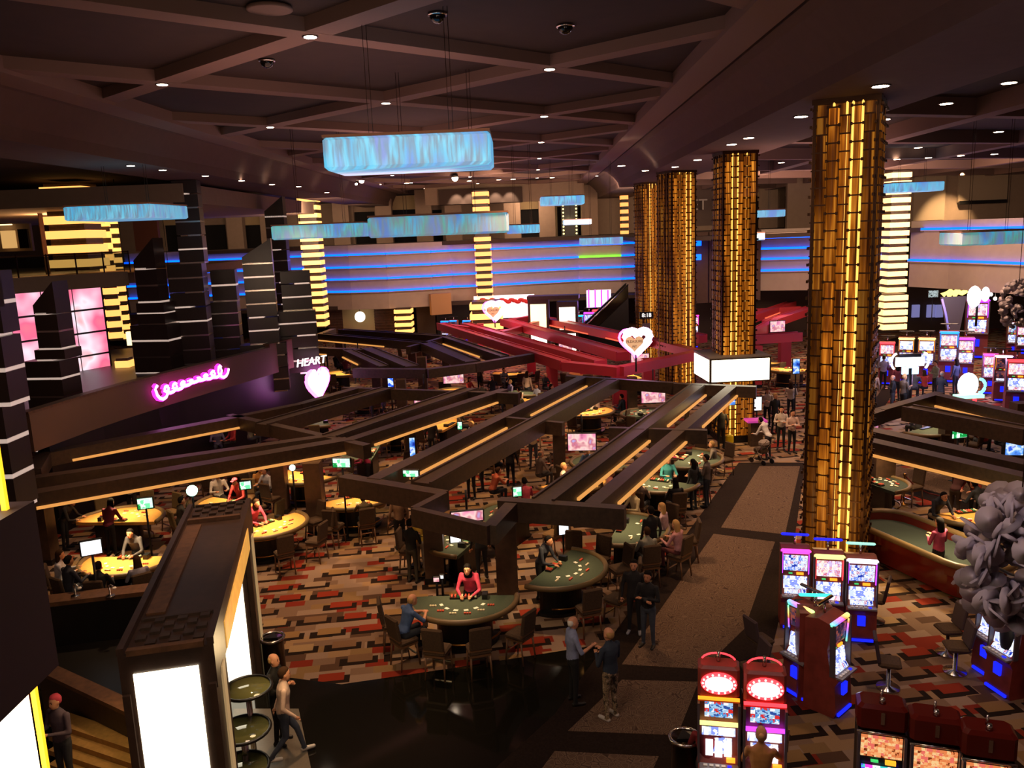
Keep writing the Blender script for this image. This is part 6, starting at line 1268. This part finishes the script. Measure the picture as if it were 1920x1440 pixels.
a, b = G(72, 1262, 1.0), G(262, 1352, 1.0); wallq(MB(), (a.x, a.y), (b.x, b.y), 0, 1.0, .22).build('side_wall', M_WOOD, es); wallq(MB(), (a.x, a.y - .04), (b.x, b.y - .04), 1.0, 1.08, .3).build('handrail_ledge', M_WOOD2, es)
for i in range(5):
    a, b = G(90, 1352 + i * 27, .55 - i * .1), G(262, 1410 + i * 27, .55 - i * .1); wallq(MB(), (a.x, a.y), (b.x, b.y), .45 - i * .1, .55 - i * .1, .34).build('step', mat('ribbed_gold_step', '#a8824c', .4, .3, grain=.15, gs=12), es)
lamp('SPOT', (-6.4, 12.6, 3.4), 160, (1, .68, .3), .2, (-6.6, 12.2, 0), 80)

# ------------------------------------------------------------------ hanging crystal cluster at the right
cc = D(1893, 1030, 9.5); e = empty('crystal_chandelier', cc, 0, 'smoky hanging cluster of crystal discs in front of the craps table', 'chandelier')
dm = MB(); dm.lathe([(1, -.012), (1, .012)], 10); dm = dm.mesh('crystal_disc', M_CRYST); rr = random.Random(4)
for i in range(210):
    u, v, w_ = rr.uniform(-1, 1), rr.uniform(0, 6.28), rr.uniform(.35, 1) ** .5; s_ = math.sqrt(1 - u * u)
    o = bpy.data.objects.new('crystal_disc', dm); COL.objects.link(o); o.parent = e; o.location = (.48 * w_ * s_ * math.cos(v) * (1.15 - .35 * u), .40 * w_ * s_ * math.sin(v), .95 * u * w_ - .1); k = rr.uniform(.09, .18); o.scale = (k, k, 1); o.rotation_euler = (rr.uniform(0, 3), rr.uniform(0, 3), rr.uniform(0, 3))
MB().cyl((.1, 0, .6), (.1, 0, 11.7 - cc.z), .008, n=5).build('hanging_wire', M_BRONZE, e)
cc = D(1908, 570, 26); e = empty('crystal_chandelier', cc, 0, 'farther pale crystal cluster high at the right edge', 'chandelier')
for i in range(90):
    u, v = rr.uniform(-1, 1), rr.uniform(0, 6.28); s_ = math.sqrt(1 - u * u); o = bpy.data.objects.new('crystal_disc', dm); COL.objects.link(o); o.parent = e; o.location = (.5 * s_ * math.cos(v), .4 * s_ * math.sin(v), .75 * u); k = rr.uniform(.07, .13); o.scale = (k, k, 1); o.rotation_euler = (rr.uniform(0, 3), rr.uniform(0, 3), 0)
MB().cyl((0, 0, .6), (0, 0, 11.7 - cc.z), .01, n=5).build('hanging_wire', M_BRONZE, e)

# ------------------------------------------------------------------ far end of the pit floor
p = D(1040, 640, 58); e = empty('lit_portal', (p.x, 58, 0), R(-8), 'far portal frame with tall cream lit panels behind the red pergola', 'portal'); z1 = D(1040, 558, 58).z
for x_, dz in ((-1.05, 0), (1.0, -.25)):
    pl = MB().box(x_, 0 if x_ < 0 else -.4, (z1 + dz) / 2, 1.45, .9, z1 + dz).build('pillar', M_PORT, e)
    MB().box(x_, -.47 if x_ < 0 else -.87, (z1 + dz) * .72, 1.1, .03, (z1 + dz) * .38).build('light_panel', M_WHITEP if x_ > 0 else M_CREAMP, pl); MB().box(x_, -.47 if x_ < 0 else -.87, (z1 + dz) * .28, 1.1, .03, (z1 + dz) * .36).build('light_panel', M_WHITEP, pl)
MB().box(0, 0, z1 + .05, 3.6, 1.3, .25).build('roof_beam', M_PORT, e)
wall_box(888, 556, 1003, 594, 70, mat('floral_lit_canopy', '#ffe8f0', emit=(1, .72, .85), es=1.0), 'wall_canopy', .3); wc = bpy.data.objects['wall_canopy']
q = MB(); rr = random.Random(2)
for i in range(16):
    p = D(905 + i * 6, 562 + (i % 3) * 2, 69.8); q.ell((p.x, p.y, p.z), (.28, .04, .16), 8, 5)
q.build('painted_flower', mat('red_flower', '#c02030', .6), wc)
g_ = wall_box(1100, 545, 1146, 575, 62, mat('white_lit_grid', '#ffffff', emit=(1, .8, 1), es=1.2), 'wall_grid'); 
for i in range(4):
    p = D(1104 + i * 12, 560, 61.8); MB().box(p.x, 61.8, p.z, .10, .1, 1.3).build('grid_bar', M_PURP, g_)
for px, py, s_, b_, u_, lab in [(1121, 572, 1.4, M_REDN, SC_PINK, 'pink lit slot machine left of the far escalator'), (1104, 570, 1.3, M_PURP, SC_BLUE, 'violet edged slot machine beside the pink one by the far escalator'), (1085, 566, 1.2, M_CYAN, SC_DIM, 'dark slot machine right of the far cream portal'), (1155, 575, 1.1, M_CYAN, SC_DIM, 'slot machine partly behind the far escalator'),
                                (1293, 545, 1.7, M_CYAN, SC_BLUE, 'tall slot machine with twin blue screens left of the second gold column'), (1300, 590, 1.3, M_MAG, SC_PINK, 'slot machine with a green and pink screen below the twin blue one'), (850, 600, 1.1, M_BLUEB, SC_DIM, 'blue edged slot machine at the dark left entrance'), (835, 601, 1.1, M_BLUEB, SC_DIM, 'second blue edged slot machine at the dark left entrance'), (876, 600, 1.1, M_BLUEB, SC_DIM, 'blue edged slot machine beside the wide striped base')]:
    p = D(px, py, 60 if px < 1200 else 50); p = G(px, py, 1.85 * s_) if G(px, py, 1.85 * s_).y < 68 else D(px, py, 66); slot(p.x, p.y, R(-12), lab, 'distant slot machines', up=u_, lo=SC_WHITE if u_ is not SC_DIM else SC_DIM, bar_=b_, side_=b_, top=M_DARK, s=s_)
# far escalator
a, b = D(1085, 625, 58), D(1178, 535, 60); e = empty('escalator', (a.x, a.y, 0), 0, 'far escalator rising to the right beside the gold columns', 'escalator'); v_ = b - a
for dy_ in (0, 1.1):
    q = MB(); q.hexa([(0, dy_, a.z - .9), (v_.x, v_.y + dy_, b.z - .9), (v_.x, v_.y + dy_ + .12, b.z - .9), (0, dy_ + .12, a.z - .9), (0, dy_, a.z), (v_.x, v_.y + dy_, b.z), (v_.x, v_.y + dy_ + .12, b.z), (0, dy_ + .12, a.z)]); q.build('balustrade', M_GLASSD, e)
    MB().cyl((0, dy_ + .06, a.z + .05), (v_.x, v_.y + dy_ + .06, b.z + .05), .06, n=6).build('handrail', M_CHROME if dy_ == 0 else M_DARK, e)
MB().hexa([(0, 0, -.0), (v_.x, v_.y, .0), (v_.x, v_.y + 1.2, 0), (0, 1.2, 0), (0, 0, max(.1, a.z - .8)), (v_.x, v_.y, b.z - .8), (v_.x, v_.y + 1.2, b.z - .8), (0, 1.2, max(.1, a.z - .8))]).build('truss', M_DARK, e)
for i in range(12):
    t = (i + .5) / 12; MB().box(v_.x * t, v_.y * t + .62, max(.1, a.z - .8) + (b.z - max(.8, a.z)) * t + .08, abs(v_.x) / 12, 1.0, .12).build('step', M_BRONZE, e)
# letters on the dark wall between the gold columns
p = D(1303, 385, 62); e = empty('wall_letters', p, 0, 'dim grey letters high on the dark wall between the gold columns', 'sign'); text('BET', 1.1, mat('grey_plate'), e, (0, 0, 0), ext=.06); MB().box(0, .3, -.2, 3.2, .1, 2.6).build('backing', M_WALLD, e)
# lit star window of the upper floor
p = D(1068, 412, 80.5); e = empty('bulb_frame', p, 0, 'doorway edged with columns of yellow bulbs on the upper far floor', 'sign')
for sx in (-1, 1):
    for i in range(9): q = MB(); q.ell((sx * .62, -.3, -1.3 + i * .33), (.09, .09, .09), 6, 5); q.build('bulb', mat('yellow_bulb', '#ffe070', emit=(1, .8, .3), es=2.5), e)
MB().box(0, 0, 0, 1.6, .2, 3.2).build('frame', M_DARK, e); lamp('POINT', (p.x, p.y - 1, p.z), 20, (1, .8, .3), .2)
# little things
x, y, _ = G(1368, 815, .9); e = empty('shopping_bag', (x, y, .55), 0, 'bright yellow bag hanging beside the person in black by the second gold column', 'bag'); MB().rbox(0, 0, .17, .3, .16, .36, .05).build('bag', mat('yellow_bag', '#f0d000', .6), e); MB().tube([(-.08, 0, .34), (0, 0, .5), (.08, 0, .34)], .012, 5).build('handle', mat('yellow_bag'), e)
x, y, _ = G(1428, 868); e = empty('stroller', (x, y, 0), R(30), 'dark folded pushchair on the runner where the walkway begins', 'stroller')
for sx in (-.22, .22):
    for sy in (-.3, .3): q = MB(); q.cyl((sx - .02, sy, .1), (sx + .02, sy, .1), .1, n=12); q.build('wheel', M_DARK, e)
    MB().tube([(sx, .3, .1), (sx, -.1, .6), (sx, -.45, 1.0)], .015, 5).build('frame_tube', M_CHROME, e); MB().tube([(sx, -.3, .1), (sx, .1, .6)], .015, 5).build('frame_tube', M_CHROME, e)
q = MB(); q.rbox(0, .05, .5, .4, .45, .2, .05); q.build('seat', M_SEATD, e); q = MB(); q.rbox(0, -.1, .8, .42, .3, .25, .08); q.build('hood', mat('stroller_hood', '#8a7a70', .8), e)
x, y, _ = G(1416, 835); e = empty('podium', (x, y, 0), 0, 'host podium with a magenta lit top beside the white notice board', 'podium'); MB().box(0, 0, .5, .5, .4, 1.0).build('body', M_WOOD, e); MB().box(0, 0, 1.05, .8, .6, .08).build('top', mat('magenta_glow_top', '#a03080', emit=(.5, .05, .35), es=.6), e)
